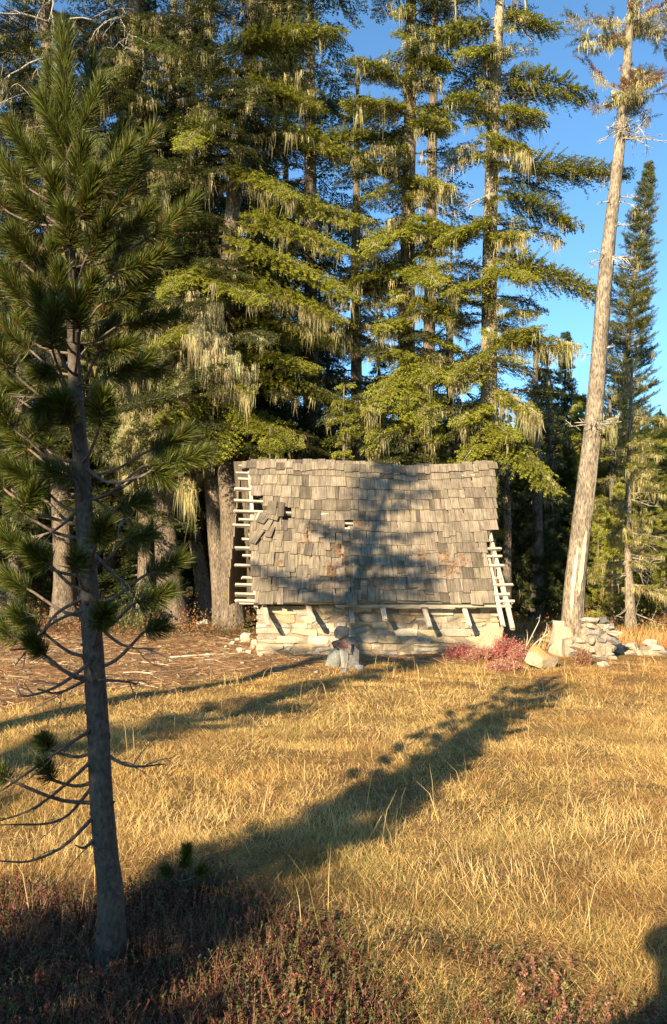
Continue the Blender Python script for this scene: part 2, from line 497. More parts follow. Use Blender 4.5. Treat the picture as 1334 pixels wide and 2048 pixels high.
class Tree:
    def __init__(self, name, pts, radii, label, cat='tree', group=None, seed=0, bark=(.18, .14, .10), n=20, flare=1.5, rough=.05):
        self.r = np.random.default_rng(seed)
        self.pts = np.array([P(*p) for p in pts]) if len(pts[0]) == 3 and pts[0][0] > -9e8 and not isinstance(pts, np.ndarray) else np.asarray(pts, float)
        b = self.pts[0]; b[2] = float(g(b[0], b[1])) - .12
        self.base = b.copy(); self.base[2] += .12
        self.o = thing(name, self.base, label, cat, group)
        self.path = smooth_path(self.pts, 60)
        tt = np.linspace(0, 1, len(radii))
        self.rad = np.interp(np.linspace(0, 1, 60), tt, radii)
        h = self.path[:, 2] - b[2]
        rr = self.rad * (1 + (flare - 1) * np.exp(-h / .45))
        self.wood = MB(); self.crown = MB(); self.lich = MB()
        self.bark = bark
        tube(self.wood, self.path, rr, n, col=bark, rough=rough, ridges=.03)

    def at_z(self, z):
        i = np.searchsorted(self.path[:, 2], z); i = min(max(i, 1), 59)
        a, b = self.path[i - 1], self.path[i]; t = (z - a[2]) / (b[2] - a[2] + 1e-9)
        return a + (b - a) * np.clip(t, 0, 1), self.rad[i]

    def tongue(self, b_, t_, Yb, Yt, lib=None, col=(.10, .13, .03), lift=.25, lichen=.5, keep=1., roll=0., lichlen=.28, layers=3, wr=.035):
        B = P(b_[0], b_[1], Yb); T = P(t_[0], t_[1], Yt)
        for k in range(layers):
            off = self.r.normal(0, .10, 3) * (k > 0) + np.array([0, 0, -.13 * k])
            place_branch(self.crown, self.wood if k == 0 else None, self.lich, lib or FIR, B + off, T + off * .5 - (T - B) * .05 * k, lift, np.asarray(col) * self.r.uniform(.9, 1.1), self.r,
                         wr=wr, lichen=lichen, keep=keep, roll=roll + self.r.normal(0, .2), wcol=self.bark, lichlen=lichlen)

    def curtain(self, a, b, Yd, n, ln):
        r = self.r; u = r.uniform(0, 1, n)[:, None]
        A, B = P(a[0], a[1], Yd), P(b[0], b[1], Yd)
        q = A * (1 - u) + B * u + r.normal(0, 1, (n, 3)) * [.16, .3, .18]
        tube(self.wood, smooth_path([A, (A + B) / 2 + [0, 0, .08], B], 8), np.linspace(.035, .012, 8), 5, col=self.bark, cap=False)
        strands(self.lich, q, ln, r, (.50, .44, .24), per=34, wid=.009)

    def auto(self, z0, z1, dz, Lf, lib=None, col=(.075, .10, .028), droop=.3, lichen=.5, keep=.9, per=1, az=None, lift=.12, up=0., lichlen=.26, backkeep=.6):
        z = z0; r = self.r
        while z < z1:
            for _ in range(per):
                a = r.uniform(0, 2 * math.pi) if az is None else math.radians(r.uniform(*az))
                if math.sin(a) > .3 and r.uniform() > backkeep: continue
                B, rd = self.at_z(z + r.uniform(-.15, .15))
                L = Lf((z - z0) / (z1 - z0)) * r.uniform(.6, 1.15)
                d = np.array([math.cos(a), math.sin(a), 0])
                T = B + d * L + np.array([0, 0, (-droop + up + r.normal(0, .1)) * L])
                B = B + d * rd * .6
                place_branch(self.crown, self.wood, self.lich, lib or FIR, B, T, lift * L + r.normal(0, .05), np.asarray(col) * r.uniform(.75, 1.2), r,
                             wr=.012 + .008 * L, lichen=lichen * r.uniform(0, 2), keep=keep, roll=r.normal(0, .25), wcol=self.bark, lichlen=lichlen)
            z += dz * r.uniform(.7, 1.3)

    def done(self, leaf=None, barkm=None):
        self.wood.build('trunk', barkm or M_bark, self.o, smooth=True)
        if self.crown.v: self.crown.build('crown', leaf or M_leaf, self.o)
        if self.lich.v: self.lich.build('hanging_lichen', M_lich, self.o)['kind'] = 'stuff'
        return self.o


YG = (.24, .245, .028)     # yellow-green hemlock boughs, sunlight mixed into the colour
DG = (.060, .068, .014)  # same needles painted darker, standing in for the shaded crown interior

# ---------------------------------------------------------------- the big hemlocks
# C: broad tree left of the hut
t = Tree('hemlock_tree', [(466, 1254, 24), (462, 1050, 24), (452, 900, 24), (450, 600, 24), (478, 300, 24), (508, 0, 24), (520, -300, 24)],
         [.34, .31, .28, .25, .21, .16, .08], 'huge lichen-hung hemlock with broad drooping boughs, right beside the left end of the hut', group='tall hemlocks around the hut', seed=21, flare=1.4)
for bb, tt_, Yt, li, lf in [
        ((430, 100), (608, 60), 22.5, .3, .15), ((500, 250), (842, 372), 21.5, .4, .5), ((540, 290), (824, 268), 22, .3, .3),
        ((500, 400), (752, 446), 21, .5, .5), ((470, 430), (711, 512), 20.6, .9, .5), ((432, 470), (728, 606), 20.5, .5, .55),
        ((370, 545), (529, 611), 21, .5, .35), ((480, 560), (703, 650), 21, 1.6, .4), ((450, 640), (735, 705), 22, .4, .4),
        ((470, 170), (655, 215), 22, .4, .3), ((450, 210), (360, 300), 21.5, .8, .2), ((420, 520), (330, 590), 21.5, .8, .2),
        ((455, 330), (600, 400), 21.5, 1.2, .3), ((440, 620), (300, 700), 22, 1.6, .2), ((430, 650), (500, 790), 21.5, 4., .1),
        ((470, 740), (690, 800), 22.5, .5, .3), ((450, 800), (600, 900), 21.5, .6, .2), ((440, 820), (420, 930), 21.3, .4, .15),
        ((430, 780), (310, 850), 22.2, 2.5, .1), ((500, 80), (700, 60), 23, .3, .2), ((470, 700), (640, 740), 22, .3, .3)]:
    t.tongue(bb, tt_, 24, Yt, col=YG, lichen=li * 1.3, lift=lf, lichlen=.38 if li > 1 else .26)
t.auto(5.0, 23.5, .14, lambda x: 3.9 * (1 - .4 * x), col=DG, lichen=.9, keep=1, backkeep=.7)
t.done()

# C2 twin stem
t = Tree('hemlock_tree', [(446, 1248, 24.6), (430, 1050, 24.8), (410, 800, 25.3), (388, 400, 25.6), (378, 0, 26), (374, -250, 26)],
         [.27, .24, .21, .17, .12, .06], 'slimmer twin stem fused at the foot with the huge hemlock left of the hut', group='tall hemlocks around the hut', seed=22)
t.auto(5.6, 23, .17, lambda x: 3.0 * (1 - .4 * x), col=DG, lichen=1.0, backkeep=.9)
for bb, tt_, Yt, li in [((395, 640), (480, 790), 22.6, 5.), ((400, 700), (330, 820), 23, 4.5), ((395, 560), (280, 640), 23, 2.5), ((388, 430), (300, 500), 23, 1.2), ((388, 330), (320, 380), 23, 1.)]:
    t.tongue(bb, tt_, 25, Yt, col=(.13, .15, .035), lichen=li, lift=.1, lichlen=.42, keep=.5 if li > 4 else .9)
for a_, b_, n_, ln_ in [((395, 640), (455, 700), 60, .5), ((430, 690), (490, 760), 60, .5), ((400, 670), (440, 740), 50, .6), ((385, 600), (430, 620), 30, .35)]:
    t.curtain(a_, b_, 22.0, n_, ln_)
t.done()

# D: left tree with the sunlit flared foot
t = Tree('hemlock_tree', [(350, 1254, 26), (333, 1100, 26), (322, 900, 26), (305, 600, 26), (282, 250, 26), (266, 0, 26), (255, -300, 26)],
         [.46, .37, .34, .31, .27, .22, .12], 'thick-footed hemlock with sunlit flared base, left of the twin-stemmed one', group='tall hemlocks around the hut', seed=23, flare=1.35)
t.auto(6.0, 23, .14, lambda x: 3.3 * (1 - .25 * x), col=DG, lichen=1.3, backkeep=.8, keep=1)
for bb, tt_, Yt, li in [((325, 850), (250, 960), 23.2, 8.), ((325, 870), (390, 990), 23.2, 6.), ((322, 760), (230, 900), 23.3, 8.), ((322, 800), (300, 900), 22.8, 7.), ((318, 740), (380, 800), 22.8, 6.), ((318, 700), (400, 840), 23.5, 3.5), ((310, 640), (210, 760), 23.5, 3.5),
                    ((300, 430), (200, 540), 24, 1.), ((300, 330), (390, 350), 23.5, .8), ((282, 250), (190, 300), 24, 1.), ((275, 120), (180, 170), 24, 1.2), ((270, 60), (380, 110), 23.5, 1.)]:
    t.tongue(bb, tt_, 26, Yt, col=(.12, .14, .035), lichen=li, lift=.1, lichlen=.5, keep=.35 if li > 3 else .85)
for a_, b_, n_, ln_ in [((322, 720), (245, 770), 60, .5), ((322, 690), (370, 740), 45, .45), ((325, 800), (250, 880), 70, .6), ((325, 830), (300, 860), 40, .5), ((328, 880), (395, 950), 55, .45), ((322, 850), (262, 930), 60, .55),
                        ((310, 620), (260, 650), 30, .4), ((310, 590), (350, 620), 30, .4)]:
    t.curtain(a_, b_, 24.6, n_, ln_)
for k in range(7):
    twig(t.wood, P(268 + 3 * k, 20 + 12 * k, 25.7), np.array([-1 + .2 * k, -.9, -.6]), 2.2, .035, t.r, 2, (.42, .38, .32), .12)
t.done()

# F: dark leaning stem between
t = Tree('hemlock_tree', [(416, 1246, 28), (398, 1120, 28), (372, 980, 28), (350, 800, 28), (345, 400, 28.5), (350, -100, 29)],
         [.27, .24, .22, .2, .16, .08], 'dark slanting hemlock stem between the flared tree and the twin-stemmed tree', group='tall hemlocks around the hut', seed=24)
t.auto(5, 22, .4, lambda x: 2.8 * (1 - .4 * x), lib=FIRF, col=DG, lichen=.4)
t.done()

# G: far-left behind the pine
t = Tree('hemlock_tree', [(130, 1232, 27), (128, 1120, 27), (118, 900, 27), (105, 500, 27), (92, 0, 27), (88, -250, 27)],
         [.42, .34, .31, .27, .20, .1], 'hemlock with broad pale foot behind the young pine at the far left', group='tall hemlocks around the hut', seed=25, flare=1.5)
t.auto(4.0, 23, .17, lambda x: 3.8 * (1 - .3 * x), col=DG, lichen=.9, backkeep=.9)
for k in range(8):
    twig(t.wood, P(96 + 2 * k, 10 + 35 * k, 26.6), np.array([-1 if k % 2 else 1, -1.2, -.3 - .1 * k]), 2.8, .05, t.r, 2, (.42, .38, .32), .08)
t.done()

# E: slim dark stem behind the big crown
t = Tree('hemlock_tree', [(624, 1225, 31), (622, 900, 31), (621, 400, 31), (620, 0, 31), (618, -250, 31)],
         [.32, .30, .25, .17, .08], 'dark slim hemlock whose top rises behind the broad crown, upper centre', group='tall hemlocks around the hut', seed=26)
t.auto(4, 26, .17, lambda x: 3.9 * (1 - .35 * x), lib=FIRF, col=(.06, .08, .025), lichen=.15, backkeep=.8)
t.done()

t = Tree('hemlock_tree', [(716, 1225, 27), (714, 900, 27), (712, 500, 27), (716, 120, 27)], [.24, .21, .16, .04],
         'shaded hemlock filling the gap between the broad crown and the middle-of-ridge hemlock', group='tall hemlocks around the hut', seed=126)
t.auto(3.5, t.path[-1][2], .17, lambda x: 3.0 * (1 - .75 * x), col=(.075, .085, .018), lichen=.5, backkeep=.8)
t.done()
t = Tree('hemlock_tree', [(905, 1225, 30), (903, 900, 30), (902, 500, 30)], [.18, .14, .03],
         'lower shaded hemlock between the two trunks behind the right half of the ridge', group='tall hemlocks around the hut', seed=127)
t.auto(3.5, t.path[-1][2], .2, lambda x: 2.3 * (1 - .8 * x), col=(.075, .085, .018), lichen=.5, backkeep=.8)
t.done()

# A: centre tree behind the ridge
t = Tree('hemlock_tree', [(806, 1240, 22), (812, 900, 22), (814, 600, 22), (817, 400, 22), (822, 0, 22), (824, -280, 22)],
         [.26, .24, .22, .19, .15, .07], 'dark-trunked hemlock rising behind the middle of the roof ridge', group='tall hemlocks around the hut', seed=27)
for bb, tt_, Yt, li in [((815, 170), (700, 112), 20.5, .4), ((815, 120), (905, 128), 20.5, .3), ((815, 230), (690, 200), 20.4, .4), ((815, 230), (915, 250), 20.6, .4),
                        ((815, 360), (905, 372), 20.3, 2.), ((815, 440), (740, 500), 20.4, 1.5), ((815, 430), (940, 480), 20.4, .6), ((815, 500), (960, 455), 20.4, .4), ((815, 530), (880, 570), 20, .9),
                        ((812, 600), (950, 640), 20.6, .8), ((812, 640), (760, 660), 20.4, 1.2), ((812, 700), (880, 760), 20, 1.4), ((812, 730), (730, 830), 20.5, 1.4),
                        ((812, 760), (860, 850), 20, 1.8), ((810, 820), (880, 880), 20.5, 1.), ((808, 840), (730, 905), 20.6, 1.2), ((812, 560), (700, 560), 21, .4)]:
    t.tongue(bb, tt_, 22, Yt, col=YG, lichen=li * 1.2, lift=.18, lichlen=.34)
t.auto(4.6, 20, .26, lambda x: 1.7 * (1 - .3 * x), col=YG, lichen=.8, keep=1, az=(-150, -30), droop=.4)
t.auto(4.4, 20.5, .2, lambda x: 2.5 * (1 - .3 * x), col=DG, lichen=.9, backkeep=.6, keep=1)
t.done()
# A2 behind
t = Tree('hemlock_tree', [(850, 1225, 29), (858, 700, 29), (866, 230, 29), (872, -150, 29)],
         [.24, .22, .17, .08], 'thin hemlock stem seen between the two trees behind the hut', group='tall hemlocks around the hut', seed=28)
t.auto(5, 25, .6, lambda x: 1.9 * (1 - .3 * x), lib=FIRF, col=DG, lichen=.3)
t.done()

# B: right of it
t = Tree('hemlock_tree', [(972, 1240, 21), (976, 900, 21), (979, 600, 21), (984, 300, 21), (1000, 0, 21), (1010, -280, 21)],
         [.23, .22, .20, .17, .12, .06], 'hemlock with sunlit mossy trunk rising behind the right end of the roof', group='tall hemlocks around the hut', seed=29, bark=(.36, .30, .21))
for bb, tt_, Yt, li, lf in [((995, 325), (1272, 346), 19.6, .5, .2), ((985, 520), (1240, 606), 19.3, .5, .45), ((995, 150), (1192, 195), 19.6, .3, .35), ((990, 380), (1165, 456), 20.2, .3, .3),
                        ((982, 690), (1085, 655), 19.5, .3, .2), ((982, 660), (1168, 692), 19.6, 2.6, .12), ((980, 770), (1085, 835), 19.5, 2.5, .12), ((985, 60), (866, 62), 20, .3, .1),
                        ((1000, 30), (1130, 60), 20.5, .2, .2), ((985, 220), (893, 190), 19.8, .3, .2), ((985, 225), (1090, 230), 19.6, .4, .2), ((982, 450), (880, 480), 19.6, .4, .25), ((982, 470), (1050, 470), 19.5, 2.5, .1),
                        ((982, 560), (890, 590), 19.6, 1., .15), ((980, 540), (1060, 560), 19, .6, .2), ((985, 280), (1070, 300), 19.5, 1.5, .1), ((990, 100), (920, 110), 19.8, .3, .15),
                        ((980, 700), (900, 760), 19.5, 1.8, .1), ((978, 800), (905, 850), 19.8, 1.6, .1), ((978, 850), (1122, 990), 19, .9, .35), ((978, 860), (925, 925), 19.6, .3, .1), ((978, 845), (1030, 880), 19.2, .4, .1), ((984, 640), (1080, 625), 20, .6, .2)]:
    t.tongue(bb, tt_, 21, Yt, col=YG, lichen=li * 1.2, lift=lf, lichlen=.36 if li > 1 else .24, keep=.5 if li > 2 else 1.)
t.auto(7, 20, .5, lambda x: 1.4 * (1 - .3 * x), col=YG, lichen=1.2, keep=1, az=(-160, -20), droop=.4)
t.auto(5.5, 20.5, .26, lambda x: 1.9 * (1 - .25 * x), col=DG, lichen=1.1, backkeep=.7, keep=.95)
for _ in range(26):
    B, rd = t.at_z(t.r.uniform(4, 15))
    q = B + np.array([t.r.uniform(-1, 1) * rd, -rd * 1.05, 0])
    strands(t.lich, q[None] + t.r.normal(0, .06, (4, 3)), .18, t.r, (.46, .42, .18))
for k in range(10):
    z = t.r.uniform(6, 18); B, rd = t.at_z(z)
    twig(t.wood, B, np.array([t.r.choice([-1, 1]), -.5, -.2]), 1.3, .025, t.r, 2, (.40, .36, .29), .06)
t.done()

# leaning dead-looking pine on the right
t = Tree('leaning_pine', [(1142, 1266, 18.6), (1148, 1180, 18.6), (1160, 1080, 18.6), (1188, 830, 18.6), (1212, 540, 18.6), (1238, 300, 18.6), (1256, 100, 18.6), (1266, -60, 18.6)],
         [.25, .24, .225, .20, .165, .125, .095, .06], 'tall bare leaning pine trunk with a small ragged top, behind the ruined stone wall', seed=30, bark=(.27, .22, .16), n=24, flare=1.15)
for (px, py, n_, rr_) in [(1262, 40, 16, .85), (1205, 75, 7, .45), (1262, 190, 13, .65), (1300, 200, 6, .4), (1275, 130, 5, .4)]:
    for _ in range(n_):
        c = P(px, py, 18.6); B, rd = t.at_z(c[2] - .1)
        dd = t.r.normal(0, 1, 3) * np.array([rr_, rr_, rr_ * .5])
        dead = t.r.uniform() < .3
        place_branch(t.crown, t.wood, t.lich, PINE, B, c + dd, .05, (.26, .13, .06) if dead else (.13, .13, .035), t.r, wr=.015, lichen=2.2, lichlen=.14, wcol=(.35, .3, .24))
for py, n_, l_ in [(262, 10, .55), (275, 6, .9), (400, 3, .5), (520, 8, .5), (455, 2, .5), (850, 8, .5), (700, 2, .3)]:
    for _ in range(n_):
        B, rd = t.at_z(P(1215, py, 18.6)[2] + t.r.uniform(-.1, .1))
        a = t.r.uniform(-math.pi, 0.2)
        twig(t.wood, B + .6 * rd * np.array([math.cos(a), math.sin(a), 0]), np.array([math.cos(a), math.sin(a) * .6, -.1]), l_ * t.r.uniform(.6, 1.3), .02, t.r, 2, (.5, .45, .37))
q = np.array([t.at_z(P(1215, 850, 18.6)[2])[0] + t.r.normal(0, .2, 3) + [.1, -.28, 0] for _ in range(14)])
strands(t.lich, q, .25, t.r)
# bare, barkless patches on the lower trunk
t.done()
pb = MB()
for (py0, py1, off, wdt) in [(1060, 1190, .05, .10), (1090, 1230, -.10, .07), (1040, 870, .16, .08), (1150, 1245, .2, .06)]:
    z0 = P(1150, max(py0, py1), 18.6)[2]; z1 = P(1150, min(py0, py1), 18.6)[2]
    zz = np.linspace(z0, z1, 14); vv = []
    for k, z in enumerate(zz):
        B, rd = t.at_z(z)
        s_ = math.sin(k / 13 * math.pi) ** .6 * wdt * (1 + .25 * t.r.normal())
        row = []
        for u in np.linspace(-1, 1, 5):
            x = np.clip(off + u * s_ * .5, -rd * .85, rd * .85)
            row.append(B + np.array([x, -math.sqrt(max(rd * rd - x * x, 1e-4)) * 1.0 - .022, 0]))
        vv.append(row)
    vv = np.array(vv).reshape(-1, 3); ii, jj = np.meshgrid(np.arange(13), np.arange(4), indexing='ij'); b_ = (ii * 5 + jj)
    pb.add(vv, quads=np.stack([b_, b_ + 1, b_ + 6, b_ + 5], -1), col=(.62, .5, .34), gr=vv)
pb.build('bare_wood_patch', M_wood, t.o, smooth=True)


# ---------------------------------------------------------------- mid-distance trees
def young_pine(px, pyb, pyt, Yd, half, label, group=None, seed=0, lib=None, col=(.11, .15, .03), z0f=.05, dz=.2, per=6, keep=1., lich=0., pxt=None, prof=.75, name='pine_tree'):
    bx = G(px, 1200)[0] * 0 + P(px, pyb, Yd)[0]
    topz = P(px, pyt, Yd)[2]
    pts = np.array([[bx, Yd, 0], [bx + .02, Yd, topz * .5], [P(pxt or px, pyt, Yd)[0], Yd, topz]])
    hgt = topz
    tr = Tree(name, pts, [.007 * hgt + .04, .005 * hgt + .02, .01], label, group=group, seed=seed, bark=(.20, .16, .12), n=10, flare=1.3)
    tr.auto(z0f * hgt + float(g(bx, Yd)), topz, dz, lambda x: half * ((1 - x) ** prof) + .10, lib=lib or PINE, col=col, droop=0, up=.35, lift=-.1, per=per, keep=keep, lichen=lich, backkeep=.75)
    tr.done()
    return tr


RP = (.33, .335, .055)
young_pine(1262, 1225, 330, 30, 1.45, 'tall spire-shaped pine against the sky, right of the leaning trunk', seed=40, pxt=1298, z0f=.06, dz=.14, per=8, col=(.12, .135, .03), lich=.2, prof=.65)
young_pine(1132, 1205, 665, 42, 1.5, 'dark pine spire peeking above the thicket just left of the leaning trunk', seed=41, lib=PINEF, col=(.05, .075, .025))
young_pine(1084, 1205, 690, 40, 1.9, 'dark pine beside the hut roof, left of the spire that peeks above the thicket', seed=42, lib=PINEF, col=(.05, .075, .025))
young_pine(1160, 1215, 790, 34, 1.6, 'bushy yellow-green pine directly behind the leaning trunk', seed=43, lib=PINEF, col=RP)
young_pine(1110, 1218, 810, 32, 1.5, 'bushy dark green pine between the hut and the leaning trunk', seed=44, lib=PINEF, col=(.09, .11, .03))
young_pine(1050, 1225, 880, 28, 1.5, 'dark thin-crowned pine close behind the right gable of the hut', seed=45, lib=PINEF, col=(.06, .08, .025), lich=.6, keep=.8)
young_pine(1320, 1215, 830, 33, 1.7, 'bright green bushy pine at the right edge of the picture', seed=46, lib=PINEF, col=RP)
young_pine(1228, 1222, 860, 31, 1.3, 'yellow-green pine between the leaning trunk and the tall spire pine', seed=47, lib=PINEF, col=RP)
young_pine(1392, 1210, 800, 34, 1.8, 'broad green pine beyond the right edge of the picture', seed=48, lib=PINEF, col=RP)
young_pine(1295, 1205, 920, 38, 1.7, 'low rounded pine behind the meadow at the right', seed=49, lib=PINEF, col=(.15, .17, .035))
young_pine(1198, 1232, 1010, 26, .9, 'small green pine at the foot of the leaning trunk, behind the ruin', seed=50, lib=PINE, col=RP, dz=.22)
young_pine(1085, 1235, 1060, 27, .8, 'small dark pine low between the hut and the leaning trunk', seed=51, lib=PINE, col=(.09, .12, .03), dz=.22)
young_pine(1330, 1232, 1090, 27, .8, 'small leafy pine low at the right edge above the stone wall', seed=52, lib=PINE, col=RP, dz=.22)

for k, (px, pyb, pyt, Yd, hw, lab) in enumerate([(1308, 1228, 1010, 28, 1.0, 'yellow-green young pine right of the lichen-draped conifer, above the low wall'), (1225, 1235, 1075, 25, .7, 'small sunlit pine between the leaning trunk and the lichen-draped conifer'),
                                          (1290, 1222, 885, 32, 1.3, 'sunlit pine directly behind the lichen-draped conifer'), (1352, 1225, 960, 30, 1.3, 'sunlit pine cut by the right edge of the picture, middle height'), (1175, 1228, 930, 29, 1.1, 'sunlit pine half hidden behind the leaning trunk'),
                                          (1205, 1215, 850, 36, 1.7, 'broad sunlit pine farther back, just right of the leaning trunk'), (1322, 1215, 880, 37, 1.8, 'broad sunlit pine farther back at the right edge'), (1240, 1228, 960, 27.5, 1.1, 'sunlit pine left of the lichen-draped conifer, middle height')]):
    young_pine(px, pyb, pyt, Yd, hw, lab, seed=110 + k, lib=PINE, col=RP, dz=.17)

t = Tree('bushy_conifer', [(1262, 1252, 22.5), (1256, 1100, 22.5), (1258, 950, 22.5), (1262, 820, 22.5), (1264, 720, 22.5)],
         [.14, .10, .08, .05, .03], 'pale-barked conifer draped in lichen, between the leaning trunk and the right edge', seed=53, bark=(.28, .23, .17), flare=1.6)
t.auto(1.2, 7.6, .085, lambda x: 1.35 * (1 - .45 * x), lib=PINE, col=(.22, .22, .045), lichen=2.0, droop=.1, lichlen=.16, keep=1)
for k in range(14):
    B, rd = t.at_z(t.r.uniform(.5, 4)); twig(t.wood, B, np.array([t.r.choice([-1, 1]), -.5, -.25]), .9, .02, t.r, 2, (.4, .35, .28), .05)
t.done()

# dark stems right of the hut, in the shade of the thicket
for k, (px, Yd, rr_, top, lab) in enumerate([(1072, 27, .24, 700, 'dark pine stem nearest the right gable of the hut'), (1100, 29, .13, 760, 'thin dark pine stem second from the right gable of the hut'),
                                        (1012, 26, .16, 900, 'slim pine stem partly hidden behind the right gable rafters'), (1222, 29, .16, 800, 'dark stem in the thicket just right of the leaning trunk')]):
    t = Tree('pine_tree', [(px, 1235, Yd), (px + 3, 1050, Yd), (px - 2, top, Yd)], [rr_, rr_ * .8, rr_ * .3], lab, seed=60 + k, bark=(.18, .15, .12), n=12)
    t.auto(2.5, t.path[-1][2], .3, lambda x: 1.5 * (1 - .5 * x), lib=FIRF, col=(.06, .08, .025), lichen=.8, keep=.8)
    t.done()

# small hemlocks behind the hut whose tops show above the ridge
for k, (px, pyt, Yd, half, lab) in enumerate([(688, 772, 20.6, 1.1, 'bushy bright hemlock top above the middle left of the ridge'), (540, 852, 20.8, 1.0, 'low hemlock showing over the left end of the ridge'),
                                              (960, 842, 20.2, .8, 'small dense hemlock top beside the trunk at the right end of the ridge'), (905, 890, 24, 1.0, 'pale lichen-grey little hemlock low above the ridge, right of centre')]):
    t = Tree('hemlock_sapling', np.array([P(px, 1230, Yd), P(px, (1230 + pyt) / 2, Yd), P(px, pyt, Yd)]), [.09, .06, .015], lab, seed=70 + k, n=8)
    t.auto(1.2, t.path[-1][2], .16, lambda x: half * ((1 - x) ** .7) + .12, col=YG if k != 3 else (.16, .16, .06), lichen=.3 if k != 3 else 1.5, droop=.28, keep=1, per=2)
    t.done()

# deeper forest: individual dark trees
dk = np.random.default_rng(5)
spots = [(-13.5, 33), (-11.5, 37), (3.9, 35), (7.3, 38), (1.9, 33.5), (-9.2, 34), (-7.3, 38), (-5.6, 33.5), (-3.2, 31), (-8, 31), (-3.8, 38), (-2.2, 34), (-.3, 37), (1.5, 34.5), (3.2, 38), (4.8, 33),
         (-15.5, 40), (-12.6, 44), (-9.8, 45), (-6.9, 44), (-3.8, 46), (-.8, 45), (2.4, 46), (5.4, 44),
         (-14, 28), (-11, 27.5), (-8.3, 29.5), (-6.4, 27), (7.6, 43), (9.3, 47), (-16.5, 30), (-18, 36)]
protos = []
for k in range(5):
    h = [26, 24, 13, 11, 15][k]
    pts = np.array([[0, 0, 0], [.1, 0, h * .5], [0, 0, h]], float)
    tr = Tree('forest_conifer', pts, [.26, .17, .03], 'dark conifer deep in the shaded forest behind the tall hemlocks', group='conifers deep in the forest', seed=80 + k, n=10)
    tr.base = np.zeros(3)
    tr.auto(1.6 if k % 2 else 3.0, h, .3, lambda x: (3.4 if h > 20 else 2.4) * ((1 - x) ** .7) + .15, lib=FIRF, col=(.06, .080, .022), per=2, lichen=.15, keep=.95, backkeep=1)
    protos.append(tr.done())
for k, (x, y) in enumerate(spots):
    src = protos[k % 5]
    src = protos[k % 2 if x < -.6 and k >= 5 else (k if k < 5 else 2 + k % 3)]
    if k < 5: o = src
    else:
        o = src.copy(); C.objects.link(o)
        for ch in src.children:
            c = ch.copy(); C.objects.link(c); c.parent = o
    s_ = dk.uniform(.85, 1.2)
    o.location = (x, y, float(g(x, y)) - .1); o.rotation_euler = (0, 0, dk.uniform(0, 6.28)); o.scale = (s_, s_, s_)

for k, (x, y) in enumerate([(5.5, -3), (9, -7), (6.5, -12), (13, -3), (12, -14), (17, -9), (17, 0), (10.5, 2.5), (21, 5), (16, 7), (8, -19), (18, -19), (-26, 4), (-30, 10), (-29, -4)]):  # unseen trees added around the viewer to cut down the skylight
    src = protos[k % 2]
    o = src.copy(); C.objects.link(o)
    for ch in src.children:
        c = ch.copy(); C.objects.link(c); c.parent = o
    o['label'] = 'tall dark unseen conifer added behind the viewer to block skylight'; o['group'] = 'added skylight-blocking conifers behind the viewer'
    o.location = (x, y, float(g(x, y)) - .1); o.rotation_euler = (0, 0, dk.uniform(0, 6.28)); s_ = dk.uniform(.8, 1.0); o.scale = (s_, s_, s_)

# far wood on the slope (one mass)
mb = MB(); fr = np.random.default_rng(9)
nf = 2600
fy = fr.uniform(62, 185, nf); fx = fr.uniform(-.62, .62, nf) * fy
okc = ~((fx > .22 * fy) & (fy < 80))
fx, fy = fx[okc], fy[okc]
for x, y in zip(fx, fy):
    h = fr.uniform(6, 12.5); z = float(g(x, y)) - .3; R = h * fr.uniform(.13, .2)
    nn = 8; lv = np.linspace(.1, 1, nn)
    v = []; tri = []
    m = 0; cc = np.array([.055, .078, .03]) * fr.uniform(.6, 1.4)
    for L_ in range(nn):
        r1 = R * (1 - lv[L_]) ** .8 + .06 * R
        for a in fr.uniform(0, 6.28, 7):
            rr_ = r1 * fr.uniform(.7, 1.25); wv = .28 * r1 + .12
            top = [0, 0, z + h * min(1, lv[L_] + .09)]
            e = np.array([math.cos(a) * rr_, math.sin(a) * rr_, 0]); s_ = np.array([-math.sin(a), math.cos(a), 0]) * wv
            v += [[x, y, top[2]], [x + e[0] + s_[0], y + e[1] + s_[1], z + h * lv[L_] - .3], [x + e[0] - s_[0], y + e[1] - s_[1], z + h * lv[L_] - .3]]
            tri.append([m, m + 1, m + 2]); m += 3
    mb.add(v, tris=tri, col=cc)
o = mb.build('distant_forest', M_leaf); tag(o, 'conifer forest covering the low hill far behind the hut', 'forest', kind='stuff')

# reddish shrubs and undergrowth beyond the hut
mb = MB(); ur = np.random.default_rng(19)
n = 5200
ux = ur.uniform(-16, 18, n); uy = ur.uniform(20.5, 60, n) ; uz = g(ux, uy)
per = 26
c = np.repeat(np.stack([ux, uy, uz], 1), per, 0)
rad = np.repeat(ur.uniform(.12, .35, n), per)
off = ur.normal(0, 1, (n * per, 3)) * rad[:, None]; off[:, 2] = abs(off[:, 2]) * .9
c = c + off
d = ur.normal(0, 1, (n * per, 3)); d /= np.linalg.norm(d, axis=1)[:, None]
e = np.cross(d, ur.normal(0, 1, (n * per, 3))); e /= np.linalg.norm(e, axis=1)[:, None]
ll = .07
v = np.stack([c, c + d * ll * .5 + e * .02, c + d * ll, c + d * ll * .5 - e * .02], 1)
pal = np.array([[.30, .14, .06], [.10, .12, .04], [.24, .17, .07], [.14, .13, .04], [.30, .10, .06]])
cc = np.repeat(pal[ur.integers(0, 5, n)] * ur.uniform(.6, 1.3, n)[:, None], per * 4, 0)
mb.add(v.reshape(-1, 3), quads=np.arange(n * per * 4).reshape(-1, 4), col=cc)
o = mb.build('undergrowth', M_leaf); tag(o, 'low russet and green undergrowth on the forest floor beyond the hut', 'undergrowth', kind='stuff')

exec_parts = []

